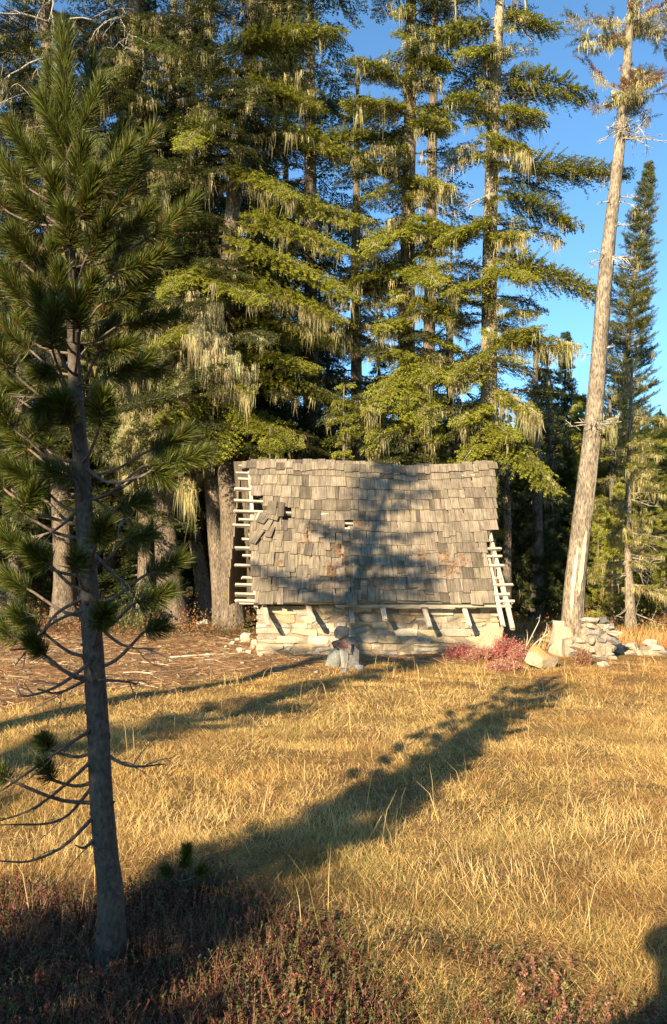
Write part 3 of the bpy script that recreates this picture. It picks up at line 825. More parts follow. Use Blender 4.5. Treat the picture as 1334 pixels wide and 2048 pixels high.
# ================================================================ the stone hut
YW = 16.3                                    # front wall plane
hut = thing('stone_hut', (.9, YW + 1.8, 0), 'small old stone hut with a sagging steep grey shingle roof', 'hut')
hr = np.random.default_rng(33)
WX0, WX1 = P(512, 1300, YW)[0], P(999, 1300, YW)[0]
ZW = 1.02
pal = np.array([[.52, .43, .29], [.45, .36, .24], [.36, .31, .24], [.44, .31, .18], [.55, .47, .34], [.31, .28, .23], [.48, .38, .23]])


def stone_wall(x0, x1, z0, z1, y, depth, axis='x', flip=-1):
    mb = MB()
    z = z0
    while z < z1 - .03:
        hh = min(hr.uniform(.085, .17), z1 - z)
        if z1 - z - hh < .05: hh = z1 - z
        x = x0
        while x < x1 - .01:
            ww = hr.uniform(.16, .52) * (1.3 if hh > .12 else 1)
            if x1 - x - ww < .12: ww = x1 - x
            sub = hh > .13 and hr.uniform() < .25
            for (za, zb) in (((z, z + hh * .5), (z + hh * .5, z + hh)) if sub else ((z, z + hh),)):
                cx, cz = x + ww / 2, (za + zb) / 2
                sz = (ww * 1.02 - .006, depth * hr.uniform(.97, 1.08), (zb - za) * 1.03 - .004)
                rot = rotm((0, 1, 0), hr.normal(0, .035))
                cpt = (cx, y + depth * .5 + hr.normal(0, .008), cz + .015 * math.sin(cx * 2.3))
                if axis == 'y':
                    rot = rotm((0, 0, 1), math.pi / 2) @ rot; cpt = (y - flip * (depth * .5), cx, cz)
                stone(mb, cpt, sz, rot, fd=(.85, 1.1), rnd=.10, facets=5, col=pal[hr.integers(len(pal))] * hr.uniform(.8, 1.12), noise=.03, r=hr)
            x += ww
        z += hh
    return mb


wm = stone_wall(WX0, WX1, -.05, ZW - .03, YW, .3)
w_front = wm.build('stone_wall', M_stone, hut, smooth=False)
w_front['label'] = 'low front wall of cream and tan coursed stones'
mb = MB()      # mortar core, slightly recessed
cz = np.array([.26, .21, .145])


def box(mb, lo, hi, col):
    lo = np.asarray(lo, float); hi = np.asarray(hi, float)
    v, q = _cube(1); mb.add((v + 1) / 2 * (hi - lo) + lo, quads=q, col=col, gr=(v + 1) / 2 * (hi - lo))


box(mb, (WX0 + .03, YW + .028, -.06), (WX1 - .03, YW + .32, ZW - .05), cz)
box(mb, (WX0 + .04, YW + .325, -.06), (WX0 + .3, YW + 3.55, ZW - .05), cz)
box(mb, (WX1 - .3, YW + .325, -.06), (WX1 - .04, YW + 3.55, ZW - .05), cz)
box(mb, (WX0 + .04, YW + 3.555, -.06), (WX1 - .04, YW + 3.8, ZW - .05), cz)
mb.build('mortar', M_stone, w_front)
for xx, fl in ((WX0, -1), (WX1, 1)):
    o = stone_wall(YW + .3, YW + 3.8, -.05, ZW - .05, xx, .28, 'y', fl).build('stone_wall', M_stone, hut)

# --- roof surface: s = 0 eave .. 1 ridge
YE, ZE = YW - .30, 1.03
YR = YW + 1.85


def ridge_z(x):
    px = 667 + x / YR * F
    return P(px, np.interp(px, [470, 560, 700, 800, 880, 990], [930, 932, 938, 943, 941, 935]), YR)[2]


def eave_z(x):
    return ZE + .02 * math.sin(x * 1.7) - .03 * math.exp(-((x - .3) / .8) ** 2)


def roof_pt(x, s, lift=0.):
    a = np.array([x, YE, eave_z(x)]); b_ = np.array([x, YR, ridge_z(x)])
    n = np.array([0, -(b_[2] - a[2]), b_[1] - a[1]]); n /= np.linalg.norm(n)
    sag = -.07 * math.sin(math.pi * s) * math.exp(-((x - .6) / 1.8) ** 2) + .012 * math.sin(5 * x + 9 * s)
    return a + (b_ - a) * s + n * (lift + sag)


def xl(s):   # left edge of the shingles
    Yc = YE + (YR - YE) * s
    px = np.interp(s, [0, .08, .25, .45, .58, .66, .7, .9, 1.02], [510, 503, 500, 498, 515, 535, 501, 499, 484])
    return (px - 667) / F * Yc * 1.0


def xr(s):
    Yc = YE + (YR - YE) * s
    px = np.interp(s, [0, .05, .3, .47, .5, .56, .8, 1.02], [988, 985, 974, 975, 999, 998, 992, 990])
    return (px - 667) / F * Yc


def shingle(mb, x, s, w_, ln, th=.010, ang=0., lift=.02, tilt=.03, col=(.3, .27, .22)):
    """butt centre at (x, s); runs up the slope"""
    Lr = 3.75
    o_ = roof_pt(x, s, lift)
    up = roof_pt(x, min(s + .1, 1.05)) - roof_pt(x, s - .0); up /= np.linalg.norm(up)
    n = np.cross(np.array([1., 0, 0]), up); n /= np.linalg.norm(n)
    if n[1] > 0: n = -n
    ax = np.array([1., 0, 0])
    R = rotm(n, ang); ax = R @ ax; up = R @ up
    up = rotm(ax, hr.normal(0, .01) ) @ up
    k = 3
    tt = np.linspace(0, 1, k)
    v = []
    j = hr.normal(0, .006, 4); j[2] = (j[0] + j[1]) / 2 / .6
    warp = hr.normal(0, .002)
    for a, tv in enumerate(tt):
        for (u, hgt) in ((-.5, 0), (0, 0), (.5, 0), (.5, th), (0, th), (-.5, th)):
            e = (j[0] if u < 0 else j[1] if u > 0 else j[2] * .6) if a == 0 else 0
            p = o_ + ax * u * w_ + up * (tv * ln + e) + n * (hgt * (1 - tv * .6) - tilt * tv + (warp if u == 0 else 0) * (1 - tv))
            v.append(p)
    q = []
    for a in range(k - 1):
        for b_ in range(6): q.append([a * 6 + b_, a * 6 + (b_ + 1) % 6, (a + 1) * 6 + (b_ + 1) % 6, (a + 1) * 6 + b_])
    q += [[0, 5, 4, 1], [1, 4, 3, 2]]
    e = (k - 1) * 6; q += [[e, e + 1, e + 4, e + 5], [e + 1, e + 2, e + 3, e + 4]]
    rr_ = hr.uniform(0, 60)
    gr = np.array([[u * w_ + rr_, tv * ln + rr_ * 3, rr_] for tv in tt for u in (-.5, 0, .5, .5, 0, -.5)])
    mb.add(v, quads=q, col=col, gr=gr)


def shcol(): 
    c = np.array([.215, .175, .125]) * hr.choice([.5, .75, .9, 1.0, 1.15], p=[.1, .2, .28, .27, .15])
    return c * np.array([1, hr.uniform(.985, 1.015), hr.uniform(.95, 1.04)])


roof = MB()
NC = 12
holes = [(697, 1043, 9), (572, 1026, 5), (528, 1022, 8)]
for c_ in range(NC):
    s = c_ / NC + .005
    x = xl(s)
    wob = hr.uniform(0, 6)
    while x < xr(s) - .03:
        w_ = hr.choice([.08, .13, .18, .23, .31], p=[.15, .25, .25, .2, .15]) * hr.uniform(.9, 1.1)
        if x + w_ > xr(s) + .04: w_ = max(.08, xr(s) - x)
        cx = x + w_ / 2
        ss = s + .008 * math.sin(cx * 1.3 + wob) + hr.normal(0, .0035)
        low = s < .55 and cx < .5
        if low: ss += hr.normal(0, .008)
        ang = hr.normal(0, .014 if not low else .03)
        p = roof_pt(cx, ss + .05); px = 667 + p[0] / p[1] * F
        v_ = (p[2] - CAMZ) / p[1]; py = 1024 - F * math.tan(math.atan(v_) - TILT)
        hole = any(abs(px - hx) < hw and abs(py - 6 - hy) < 11 for hx, hy, hw in holes)
        if not hole:
            # courses overlap: each shingle is about 2.1 exposures long, held short above a hole
            lng = .5
            if any(abs(px - hx) < hw + 6 and -6 < py - hy < 34 for hx, hy, hw in holes): lng = .30
            shingle(roof, cx, ss, w_ - .002, lng, ang=ang, lift=.035 + hr.uniform(0, .004), tilt=.028, col=shcol())
        x += w_ + .004
# odd slipped and doubled shingles
for _ in range(34):
    s = hr.uniform(.04, .5); x = hr.uniform(xl(s) + .1, xr(s) - .4)
    shingle(roof, x, s, hr.uniform(.1, .2), .36, ang=hr.normal(0, .07), lift=.056, tilt=.02, col=shcol())
# cap row along the ridge
x = xl(1.0) - .05
while x < xr(1.0):
    w_ = hr.uniform(.1, .24)
    shingle(roof, x + w_ / 2, .965 + hr.normal(0, .006), w_ - .006, .22 + hr.normal(0, .012), lift=.06, tilt=.0, col=shcol()); x += w_
ro = roof.build('roof', M_shin, hut); ro['label'] = 'grey weathered wooden shingles, sagging and patchy'

# shingles of the far slope poking above the ridge, and the far slope
mb = MB(); x = xl(1.0) - .25
while x < xr(1.0) + .02:
    w_ = hr.uniform(.1, .26)
    zt = ridge_z(x) + .02 + hr.uniform(0, .05) + (.03 if x < -.9 else 0)
    for c_ in range(11):
        f = c_ / 11
        top = np.array([x + w_ / 2, YR + .06 + f * 1.95, zt - f * 3.0 + .0])
        bot = top + np.array([0, .36, -.55])
        n = np.array([0, .55, .36]); n /= np.linalg.norm(n)
        v = [];
        for (pt, hh) in ((bot, .03), (top, .0)):
            for (u, t2) in ((-.5, 0), (.5, 0), (.5, .014), (-.5, .014)):
                v.append(pt + np.array([u * (w_ - .006), 0, 0]) + n * (t2 + hh))
        rr_ = hr.uniform(0, 50)
        mb.add(v, quads=[[0, 1, 2, 3], [4, 7, 6, 5], [0, 4, 5, 1], [1, 5, 6, 2], [2, 6, 7, 3], [3, 7, 4, 0]], col=shcol(), gr=[[u * w_ + rr_, k * .5, rr_] for k in (0, 1) for u in (-.5, .5, .5, -.5)])
    x += w_
o = mb.build('roof', M_shin, hut); o['label'] = 'far slope whose shingle tips stand above the ridge'

# loose shingles hanging at the left edge and eave
WG = (.40, .37, .31)
for (px, py, w_, ln, a) in [(505, 1098, .15, .42, -.42), (530, 1072, .13, .36, -.30), (520, 1058, .20, .36, -.45), (545, 1050, .22, .36, -.25), (542, 1040, .2, .4, -.05), (561, 1044, .14, .42, -.02),
                        (536, 1085, .14, .34, -.22), (703, 1218, .22, .34, .02), (748, 1212, .2, .42, .04), (655, 1210, .2, .3, .02), (675, 1215, .13, .3, -.12), (690, 1212, .12, .3, .1)]:
    # invert the projection onto the slope
    best = min(((abs((1024 - F * math.tan(math.atan((roof_pt(0, s)[2] - CAMZ) / roof_pt(0, s)[1]) - TILT)) - py), s) for s in np.linspace(-.08, 1, 200)))[1]
    yy = roof_pt(0, best)[1]; x = (px - 667) / F * yy
    mb = MB(); shingle(mb, x, best, w_, ln, ang=a, lift=.085 + hr.uniform(0, .02), tilt=.035, col=shcol() * .9)
    mb.build('loose_shingle', M_shin, hut)

# rust-coloured needles caught on the shingles
mb = MB()
for (px, py, sp_) in [(685, 1110, 26), (700, 1170, 30), (770, 1160, 22), (845, 1115, 14), (885, 1125, 16), (925, 1130, 14), (610, 1085, 14), (665, 1150, 20), (720, 1060, 16), (620, 1060, 10), (560, 1130, 6), (740, 1190, 18), (900, 1145, 20)]:
    for _ in range(int(sp_ * 1.0)):
        qx = px + hr.normal(0, sp_ * .5); qy = py + hr.normal(0, sp_ * .6)
        s = np.interp(qy, [935, 1203], [1, 0]); yy = YE + (YR - YE) * s
        p = roof_pt((qx - 667) / F * yy, s, .072)
        for _k in range(5):
            a = hr.uniform(0, 3.14); d = np.array([math.cos(a), 0, math.sin(a)]) * .05; d[1] = d[2] * .5; wv = np.array([-d[2], 0, d[0]]) * .09
            q0 = p + hr.normal(0, .015, 3)
            mb.add([q0 - wv, q0 + d, q0 + wv], tris=[[0, 1, 2]], col=np.array([.30, .13, .045]) * hr.uniform(.5, 1.2))
o = mb.build('needle_litter', M_lit, ro); o['kind'] = 'stuff'

# laths across the slope, their ends showing left and right
WHT = (.47, .41, .32)


def s_of(py):
    return min(((abs((1024 - F * math.tan(math.atan((roof_pt(0, s)[2] - CAMZ) / roof_pt(0, s)[1]) - TILT)) - py), s) for s in np.linspace(-.05, 1.03, 400)))[1]


for (py, x0, x1, th) in [(936, 476, 990, .10), (951, 472, 990, .11), (962, 476, 990, .05), (984, 468, 990, .09), (1008, 468, 990, .07), (1030, 468, 990, .09), (1046, 478, 985, .05), (1058, 465, 985, .09), (1084, 484, 985, .04),
                     (1101, 470, 1002, .08), (1115, 486, 1002, .04), (1134, 470, 1005, .08), (1157, 484, 1001, .05), (1171, 471, 1024, .07), (1190, 471, 1018, .12), (1203, 471, 1028, .06)]:
    s = s_of(py); yy = roof_pt(0, s)[1]
    a = roof_pt((x0 - 667) / F * yy, s, -.04); b_ = roof_pt((x1 - 667) / F * yy, s, -.04)
    up = np.array([0, -.86, .5])
    m_ = [a] + [roof_pt(a[0] + (b_[0] - a[0]) * f, s, -.04) for f in (.25, .5, .75)] + [b_]
    mb = MB()
    for k in range(4): beam(mb, m_[k], m_[k + 1], .045, th * 1., up=(0, -.86, .5), col=WHT, seg=3, jit=.07)
    mb.build('lath', M_wood, hut)
# rafters along the slope; their tails stick out below the eave
for (px0, py0, px1, py1) in [(527, 1212, 536, 1250), (614, 1212, 628, 1246), (701, 1222, 705, 1243), (762, 1206, 770, 1240), (843, 1206, 860, 1255), (924, 1206, 938, 1252)]:
    T = P(px1, py1, YW - .50); E = P(px0, py0 - 8, YW - .02)
    mb = MB(); beam(mb, T, E, .085, .07, col=WHT, seg=4, jit=.07)
    R_ = roof_pt(E[0] + .02, .97, -.13); beam(mb, E + (E - T) * .002, R_, .08, .07, up=(0, -.86, .5), col=(.3, .26, .2), seg=5)
    mb.build('rafter', M_wood, hut)
# bare gable rafters, right
for (a, b_, w_) in [((979, 1070), (1026, 1258), .085), ((968, 1080), (1006, 1252), .08)]:
    s = s_of(a[1]); yy = roof_pt(0, s)[1]
    mb = MB(); beam(mb, P(b_[0], b_[1], YW - .55), P(a[0], a[1], yy + .05), w_, .07, up=(0, -.86, .5), col=WHT, seg=8, jit=.07)
    beam(mb, P(a[0], a[1], yy + .055), P(a[0] - 6, 940, YR - .02), w_, .07, up=(0, -.86, .5), col=(.4, .36, .3), seg=6)
    mb.build('rafter', M_wood, hut)
# left gable rafter
mb = MB(); beam(mb, P(512, 1215, YW - .05), P(504, 1030, YW + 1.2), .08, .07, up=(0, -.86, .5), col=WHT, seg=8); beam(mb, P(504, 1029, YW + 1.2), P(500, 945, YR - .03), .08, .07, up=(0, -.86, .5), col=WHT, seg=6); mb.build('rafter', M_wood, hut)
# dark diagonal brace by the slipped shingles
mb = MB(); beam(mb, P(500, 1072, YW + .8), P(520, 1025, YW + 1.0), .05, .06, col=WHT, seg=4); mb.build('brace', M_wood, hut)
# wall plates
mb = MB(); beam(mb, (WX0 - .35, YW + .12, ZW + .03), (WX1 + .30, YW + .12, ZW + .03), .2, .09, col=(.5, .44, .34), seg=14, jit=.05); mb.build('wall_plate', M_wood, hut)
mb = MB(); beam(mb, (.05, YE + .03, eave_z(.3) - .03), (WX1 + .18, YE + .03, eave_z(3) - .03), .05, .05, col=(.38, .33, .26), seg=14, jit=.08); mb.build('eave_board', M_wood, hut)
mb = MB(); beam(mb, (.6, YW - .03, ZW - .045), (WX1 + .06, YW - .03, ZW - .045), .05, .10, col=(.55, .47, .34), seg=14, jit=.05); mb.build('sill_log', M_wood, hut)
# light stone slab leaning at the right corner
mb = MB(); stone(mb, ((956 - 667) / F * YW + .22, YW - .03, .28), (.46, .10, .56), rotm((0, 1, 0), .10), rnd=.04, facets=3, fd=(.9, 1.1), col=(.40, .33, .22), r=hr); mb.build('corner_slab', M_stone, hut)
# gable boards (vertical), both ends
for (gx, nm) in ((P(480, 960, YR)[0], 0), (WX1 - .02, 1)):
    mb = MB(); y = YE + .35
    while y < YR + 1.5:
        w_ = hr.uniform(.12, .2)
        zt = np.interp(y + w_ / 2, [YE, YR, YR + 2.1], [1.0, ridge_z(-1.5) - .22, 1.0])
        if zt > 1.2: beam(mb, (gx if nm else gx - .0, y + w_ / 2, 1.0), (gx, y + w_ / 2, zt), w_ - .006, .02, up=(1, 0, 0), col=(.26, .19, .12), seg=4, jit=.02)
        y += w_
    mb.build('gable_board', M_wood, hut)


# ================================================================ stones around
def rock(name, px, py, size, label, cat='rock', col=(.5, .45, .37), rot=None, group=None, seed=0, rnd=.5, facets=8, z=None, Yd=None, m=None, topcol=None):
    r = np.random.default_rng(500 + seed)
    b_ = G(px, py) if Yd is None else np.array([P(px, py, Yd)[0], Yd, float(g(P(px, py, Yd)[0], Yd))])
    if z is not None: b_[2] = z
    mb = MB()
    stone(mb, b_ + np.array([0, size[1] * .3, size[2] * .38]), size, rot if rot is not None else rotm(r.normal(size=3), r.uniform(0, .4)), rnd=rnd, facets=facets, col=col, cube=CUBE8, noise=.06, r=r)
    if topcol is not None:
        vz = mb.v[0][:, 2]; f_ = sstep(.55, .8, (vz - vz.min()) / np.ptp(vz) + .12 * np.sin(mb.v[0][:, 0] * 9))[:, None]; mb.c[0] = mb.c[0] * (1 - f_) + np.array(topcol) * f_
    o = mb.build(name, m or M_rock, loc=b_)
    return tag(o, label, cat, group)


rock('boulder', 1088, 1338, (.52, .42, .42), 'rounded boulder with a rusty orange top, at the edge of the grass', col=(.42, .34, .23), topcol=(.46, .22, .09), seed=1, rnd=.6, facets=11)
grp = 'pale rocks at the left corner of the hut'
for k, (px, py, sx, sz, lab) in enumerate([(491, 1284, .24, .24, 'largest and whitest rock by the left corner of the hut'), (463, 1290, .16, .10, 'small tan rock left of the white one by the hut corner'), (507, 1292, .14, .16, 'upright cream rock touching the left hut wall'),
                                       (480, 1306, .17, .12, 'grey rock in front of the white one by the hut corner'), (497, 1308, .12, .09, 'little pale rock nearest the foot of the hut wall'), (506, 1300, .10, .13, 'reddish small rock leaning on the hut wall'),
                                       (452, 1296, .10, .06, 'flat pebble-like rock farthest left of the rock group'), (474, 1282, .13, .09, 'pale low rock behind the white one by the hut corner')]):
    rock('rock', px, py, (sx, sx * .8, sz), lab, col=(.50, .43, .32) if k in (0, 2, 4) else (.48, .40, .31) if k != 5 else (.42, .26, .19), group=grp, seed=10 + k)
for k, (px, py, sx, lab) in enumerate([(410, 1249, .3, 'white rock at the foot of the twin-stemmed hemlock'), (398, 1250, .2, 'smaller white rock at the foot of the slanting hemlock'), (1208, 1336, .2, 'flat pale stone lying in the grass in front of the ruin'),
                                   (717, 1341, .18, 'small bluish stone on the ground beside the cairn'), (690, 1346, .15, 'small grey stone at the foot of the cairn'), (268, 1322, .12, 'lone dark stone on the bare ground behind the young pine')]):
    rock('rock', px, py, (sx, sx * .7, sx * .55), lab, col=(.42, .39, .34) if k < 3 else (.17, .18, .20) if k < 5 else (.22, .19, .16), seed=30 + k)

# cairn in front of the hut
cb = G(690, 1336)
cairn = thing('stone_cairn', cb, 'waist-low stack of grey and reddish stones standing in front of the hut wall', 'cairn')
sc = cb[1] / F
for k, (px, py, w_, h_, cl, ang) in enumerate([(668, 1322, 26, 44, (.30, .31, .28), .25), (702, 1318, 30, 50, (.20, .19, .18), -.05), (684, 1316, 22, 56, (.42, .43, .40), .12), (690, 1296, 42, 18, (.25, .22, .20), .1), (684, 1288, 36, 14, (.27, .13, .09), .08),
                                           (691, 1282, 40, 14, (.26, .24, .22), -.1), (686, 1268, 30, 26, (.48, .38, .30), .1)]):
    c = P(px, py, cb[1] + .08)
    mb = MB(); r_ = np.random.default_rng(60 + k)
    stone(mb, c, (w_ * sc * 1.1, .30, h_ * sc * 1.12), rotm((0, 1, 0), ang), rnd=.5, facets=9, col=np.array(cl) * .62, cube=CUBE8, noise=.05, r=r_)  # stone colours darkened to stand in for the tree shadow falling here
    mb.build('cairn_stone', M_rock, cairn)

# pale stump and ruin, right
sb = G(1126, 1312)
stump = thing('tree_stump', sb, 'pale barkless tree stump with a taller splintered back, left of the ruined wall', 'stump')
mb = MB()
tube(mb, smooth_path([sb - [0.05, 0, .1], sb + [-.02, 0, .25], sb + [.03, .02, .56]], 10), np.linspace(.27, .21, 10), 18, col=(.42, .34, .23), rough=.09)
mb.build('stump_body', M_wood, stump, smooth=True)
mb = MB(); beam(mb, P(1116, 1300, sb[1] + .3), P(1117, 1242, sb[1] + .3), .20, .16, up=(0, 1, 0), col=(.52, .44, .32), seg=5, jit=.05); mb.build('splinter', M_wood, stump)
mb = MB(); stone(mb, sb + [.27, -.02, .25], (.16, .2, .55), rotm((0, 1, 0), -.1), rnd=.5, facets=6, col=(.30, .22, .15), cube=CUBE8); mb.build('bark_slab', M_bark, stump)


def rubble(name, px0, px1, base_py, profile, label, seed, depth=.5, sz=(.1, .24)):
    r = np.random.default_rng(seed)
    b_ = G((px0 + px1) / 2, base_py)
    t_ = thing(name, b_, label, 'stone wall')
    mb = MB(); Yd = b_[1] + .1
    x0 = P(px0, base_py, Yd)[0]; x1 = P(px1, base_py, Yd)[0]
    z = b_[2] - .04
    while True:
        hh = r.uniform(.07, .15); x = x0; any_ = False
        while x < x1:
            ww = r.uniform(*sz)
            px = 667 + (x + ww / 2) / Yd * F
            ztop = P(px, np.interp(px, *zip(*profile)), Yd)[2]
            if z + hh * .6 < ztop:
                any_ = True
                for row in range(2 if depth > .3 else 1):
                    cl = np.array([[.60, .51, .38], [.50, .43, .33], [.30, .28, .25], [.24, .23, .215], [.62, .54, .41]])[r.integers(5)]
                    stone(mb, (x + ww / 2, Yd + .13 + row * .26 + r.normal(0, .025), z + hh / 2), (ww * 1.25, .28, hh * 1.12), rotm(r.normal(size=3), r.normal(0, .09)), rnd=.22, facets=10, col=cl * r.uniform(.5, .85), noise=.05, r=r)
            x += ww
        z += hh
        if not any_: break
    mb.build('rubble', M_rock, t_)
    m2 = MB()
    xs_ = np.linspace(x0 + .05, x1 - .05, 12)
    for k in range(11):
        px = 667 + (xs_[k] + xs_[k + 1]) / 2 / Yd * F
        zt = P(px, np.interp(px, *zip(*profile)), Yd)[2] - .10
        if zt > b_[2]: stone(m2, ((xs_[k] + xs_[k + 1]) / 2, Yd + .22, (b_[2] - .1 + zt) / 2), (.34, .36, zt - b_[2] + .14), None, rnd=.1, facets=4, col=(.30, .25, .18), cube=CUBE5, r=r)
    m2.build('mortar', M_rock, t_)
    return t_


rubble('ruined_wall', 1140, 1224, 1318, [(1138, 1272), (1160, 1268), (1172, 1256), (1180, 1240), (1222, 1240), (1226, 1256)], 'stub of ruined grey and cream rubble masonry standing before the leaning trunk', 71)
rubble('low_stone_wall', 1228, 1330, 1310, [(1226, 1286), (1268, 1287), (1272, 1294), (1298, 1292), (1300, 1284), (1325, 1286), (1332, 1300)], 'low line of loose pale stones running right from the ruined masonry', 72, depth=.3, sz=(.18, .34))
b_ = P(1305, 1285, G(1300, 1308)[1] + .3)
rock('rock', 1305, 1308, (.3, .24, .11), 'white block lying on top of the low stone wall', col=(.55, .49, .38), seed=44, z=b_[2] - .03, rnd=.3)

# ---- red bushes at the right corner
def shrub(px, py, wid, hei, n, label, pal_, seed, group=None, leaf=.028, name='huckleberry_bush'):
    r = np.random.default_rng(seed); b_ = G(px, py)
    t_ = thing(name, b_, label, 'bush', group)
    st = MB(); lf = MB(); pal_ = np.asarray(pal_)
    for _ in range(n):
        a = r.uniform(0, 6.28); rr_ = r.uniform(0, 1) ** .6
        e = b_ + np.array([math.cos(a) * rr_ * wid, math.sin(a) * rr_ * wid * .7, hei * (1 - .55 * rr_ ** 2) * r.uniform(.6, 1.08)])
        s_ = b_ + np.array([math.cos(a) * rr_ * wid * .45, math.sin(a) * rr_ * wid * .3, -.02])
        m_ = (s_ + e) / 2 + r.normal(0, .03, 3)
        pth = smooth_path([s_, m_, e], 6); tube(st, pth, np.linspace(.005, .002, 6), 4, col=(.25, .12, .08), cap=False)
        k = 26; u = r.uniform(.35, 1.03, k)[:, None]; c = s_ + (e - s_) * u + (m_ - (s_ + e) / 2) * 4 * u * (1 - u) + r.normal(0, .02, (k, 3))
        d = r.normal(0, 1, (k, 3)) + [0, 0, .9]; d /= np.linalg.norm(d, axis=1)[:, None]; w_ = np.cross(d, r.normal(0, 1, (k, 3))); w_ /= np.linalg.norm(w_, axis=1)[:, None]
        v = np.stack([c, c + d * leaf * .5 + w_ * leaf * .28, c + d * leaf, c + d * leaf * .5 - w_ * leaf * .28], 1)
        lf.add(v.reshape(-1, 3), quads=np.arange(k * 4).reshape(-1, 4), col=np.repeat(pal_[r.integers(len(pal_), size=k)] * r.uniform(.6, 1.3, k)[:, None], 4, 0))
    st.build('stems', M_dead, t_); lf.build('foliage', M_heath, t_)
    return t_


RED = [(.40, .08, .09), (.34, .07, .08), (.45, .17, .14), (.40, .24, .15), (.35, .07, .09)]
PNK = [(.50, .16, .14), (.45, .22, .17), (.40, .10, .11), (.42, .28, .16), (.30, .22, .12)]
shrub(917, 1318, .30, .30, 95, 'crimson bush against the wall, farthest left of the red bushes', RED, 91, 'red bushes by the right corner')
shrub(962, 1322, .30, .26, 90, 'dusty pink bush in front of the right end of the wall', PNK, 92, 'red bushes by the right corner')
shrub(1012, 1322, .36, .47, 170, 'tallest crimson bush, standing at the right corner of the hut', RED, 93, 'red bushes by the right corner')
shrub(1046, 1326, .30, .34, 120, 'pink-tipped bush between the tallest red bush and the boulder', PNK, 94, 'red bushes by the right corner')
shrub(1008, 1338, .34, .20, 90, 'low faded pink bush in front of the tallest red bush', PNK, 95, 'red bushes by the right corner')
shrub(1166, 1330, .20, .34, 60, 'small brown dried bush at the foot of the ruined masonry', [(.30, .16, .08), (.24, .13, .07)], 96, name='dry_bush')
# bare stalks beside the bushes
b_ = G(1045, 1318); r_ = np.random.default_rng(97)
mb = MB()
for (x1, y1) in [(1078, 1243), (1092, 1262), (1096, 1268), (1055, 1275)]:
    p0 = b_ + r_.normal(0, .04, 3) * [1, 1, 0]; p1 = P(x1, y1, b_[1])
    tube(mb, smooth_path([p0, (p0 + p1) / 2 + r_.normal(0, .04, 3), p1], 8), np.linspace(.012, .007, 8), 6, col=(.5, .42, .33))
    twig(mb, p1, p1 - p0 + r_.normal(0, .1, 3), .14, .007, r_, 1, (.5, .42, .33))
tag(mb.build('bare_shrub', M_dead, loc=b_), 'leafless grey branching stalks rising between the red bush and the stump', 'shrub')

# ================================================================ floor litter, sticks
lr = np.random.default_rng(101)
mb = MB()
n = 42000
x = lr.uniform(-9.5, 6, n); y = 9.0 + 13 * lr.uniform(0, 1, n) ** 1.2
kp = lr.uniform(0, 1, n) < z_litter(x, y) * .97 + .02
kp &= ~((x > WX0) & (x < WX1) & (y > YW) & (y < YW + 3.8))
x, y = x[kp], y[kp]; n = len(x); z = g(x, y) + .012
a = lr.uniform(0, math.pi, n); ln = lr.gamma(2, .035, n) + .02; wd = lr.uniform(.003, .009, n)
d = np.stack([np.cos(a), np.sin(a), lr.normal(0, .12, n)], 1) * ln[:, None]; s_ = np.stack([-np.sin(a), np.cos(a), lr.normal(0, .6, n)], 1) * wd[:, None]
c = np.stack([x, y, z + lr.uniform(0, .02, n)], 1)
v = np.stack([c - d - s_ * .5, c + d - s_ * .4, c + d + s_ * .4, c - d + s_ * .5], 1)
pal_ = np.array([[.42, .30, .17], [.30, .18, .09], [.22, .12, .055], [.36, .18, .07], [.50, .38, .22], [.14, .08, .04]])
mb.add(v.reshape(-1, 3), quads=np.arange(n * 4).reshape(-1, 4), col=np.repeat(pal_[lr.integers(0, 6, n)], 4, 0))
tag(mb.build('needle_litter', M_lit), 'brown needles, chips and twigs strewn over the bare ground left of the hut', 'litter', kind='stuff')
mb = MB(); n = 420
x = lr.uniform(-8.5, 3, n); y = lr.uniform(9.5, 20, n); kp = (lr.uniform(0, 1, n) < z_litter(x, y)) & ~((x > WX0 - .1) & (y > YW - .1) & (y < YW + 4)); x, y = x[kp], y[kp]
for a_, b__ in zip(x, y):
    s = lr.gamma(2, .016) + .015
    stone(mb, (a_, b__, float(g(a_, b__)) + s * .2), (s * 1.3, s, s * .7), rotm((0, 0, 1), lr.uniform(0, 3)), rnd=.5, facets=4, col=np.array([.30, .26, .20]) * lr.uniform(.6, 1.25), cube=_cube(2) if False else CUBE3, r=lr)
tag(mb.build('pebbles', M_rock), 'small pebbles scattered on the bare ground in front of the hemlocks', 'pebbles', kind='stuff')

for k, (px0, py0, px1, py1, rd, lab) in enumerate([(340, 1312, 478, 1308, .016, 'longest pale fallen stick lying on the bare ground'), (282, 1324, 340, 1332, .011, 'pale stick left of and below the longest one'), (100, 1304, 190, 1298, .012, 'thin fallen stick near the foot of the young pine'),
                                            (410, 1322, 450, 1332, .009, 'short forked stick below the longest pale stick'), (60, 1330, 150, 1340, .010, 'stick lying left of the pine trunk on bare ground'), (240, 1345, 320, 1352, .010, 'stick on bare ground just right of the pine trunk')]):
    a_, b_ = G(px0, py0), G(px1, py1); a_[2] += rd * .8 + .005; b_[2] += rd * .8 + .005
    m_ = (a_ + b_) / 2 + np.array([lr.normal(0, .05), lr.normal(0, .12), .01]); mb = MB()
    tube(mb, smooth_path([a_, m_, b_], 10), np.linspace(rd, rd * .5, 10), 6, col=(.60, .52, .40), rough=.1)
    twig(mb, m_, (b_ - a_) + np.array([0, .3, 0.02]), .35, rd * .5, lr, 0, (.6, .52, .4))
    tag(mb.build('fallen_stick', M_dead, loc=a_), lab, 'stick', 'sticks on the bare ground')
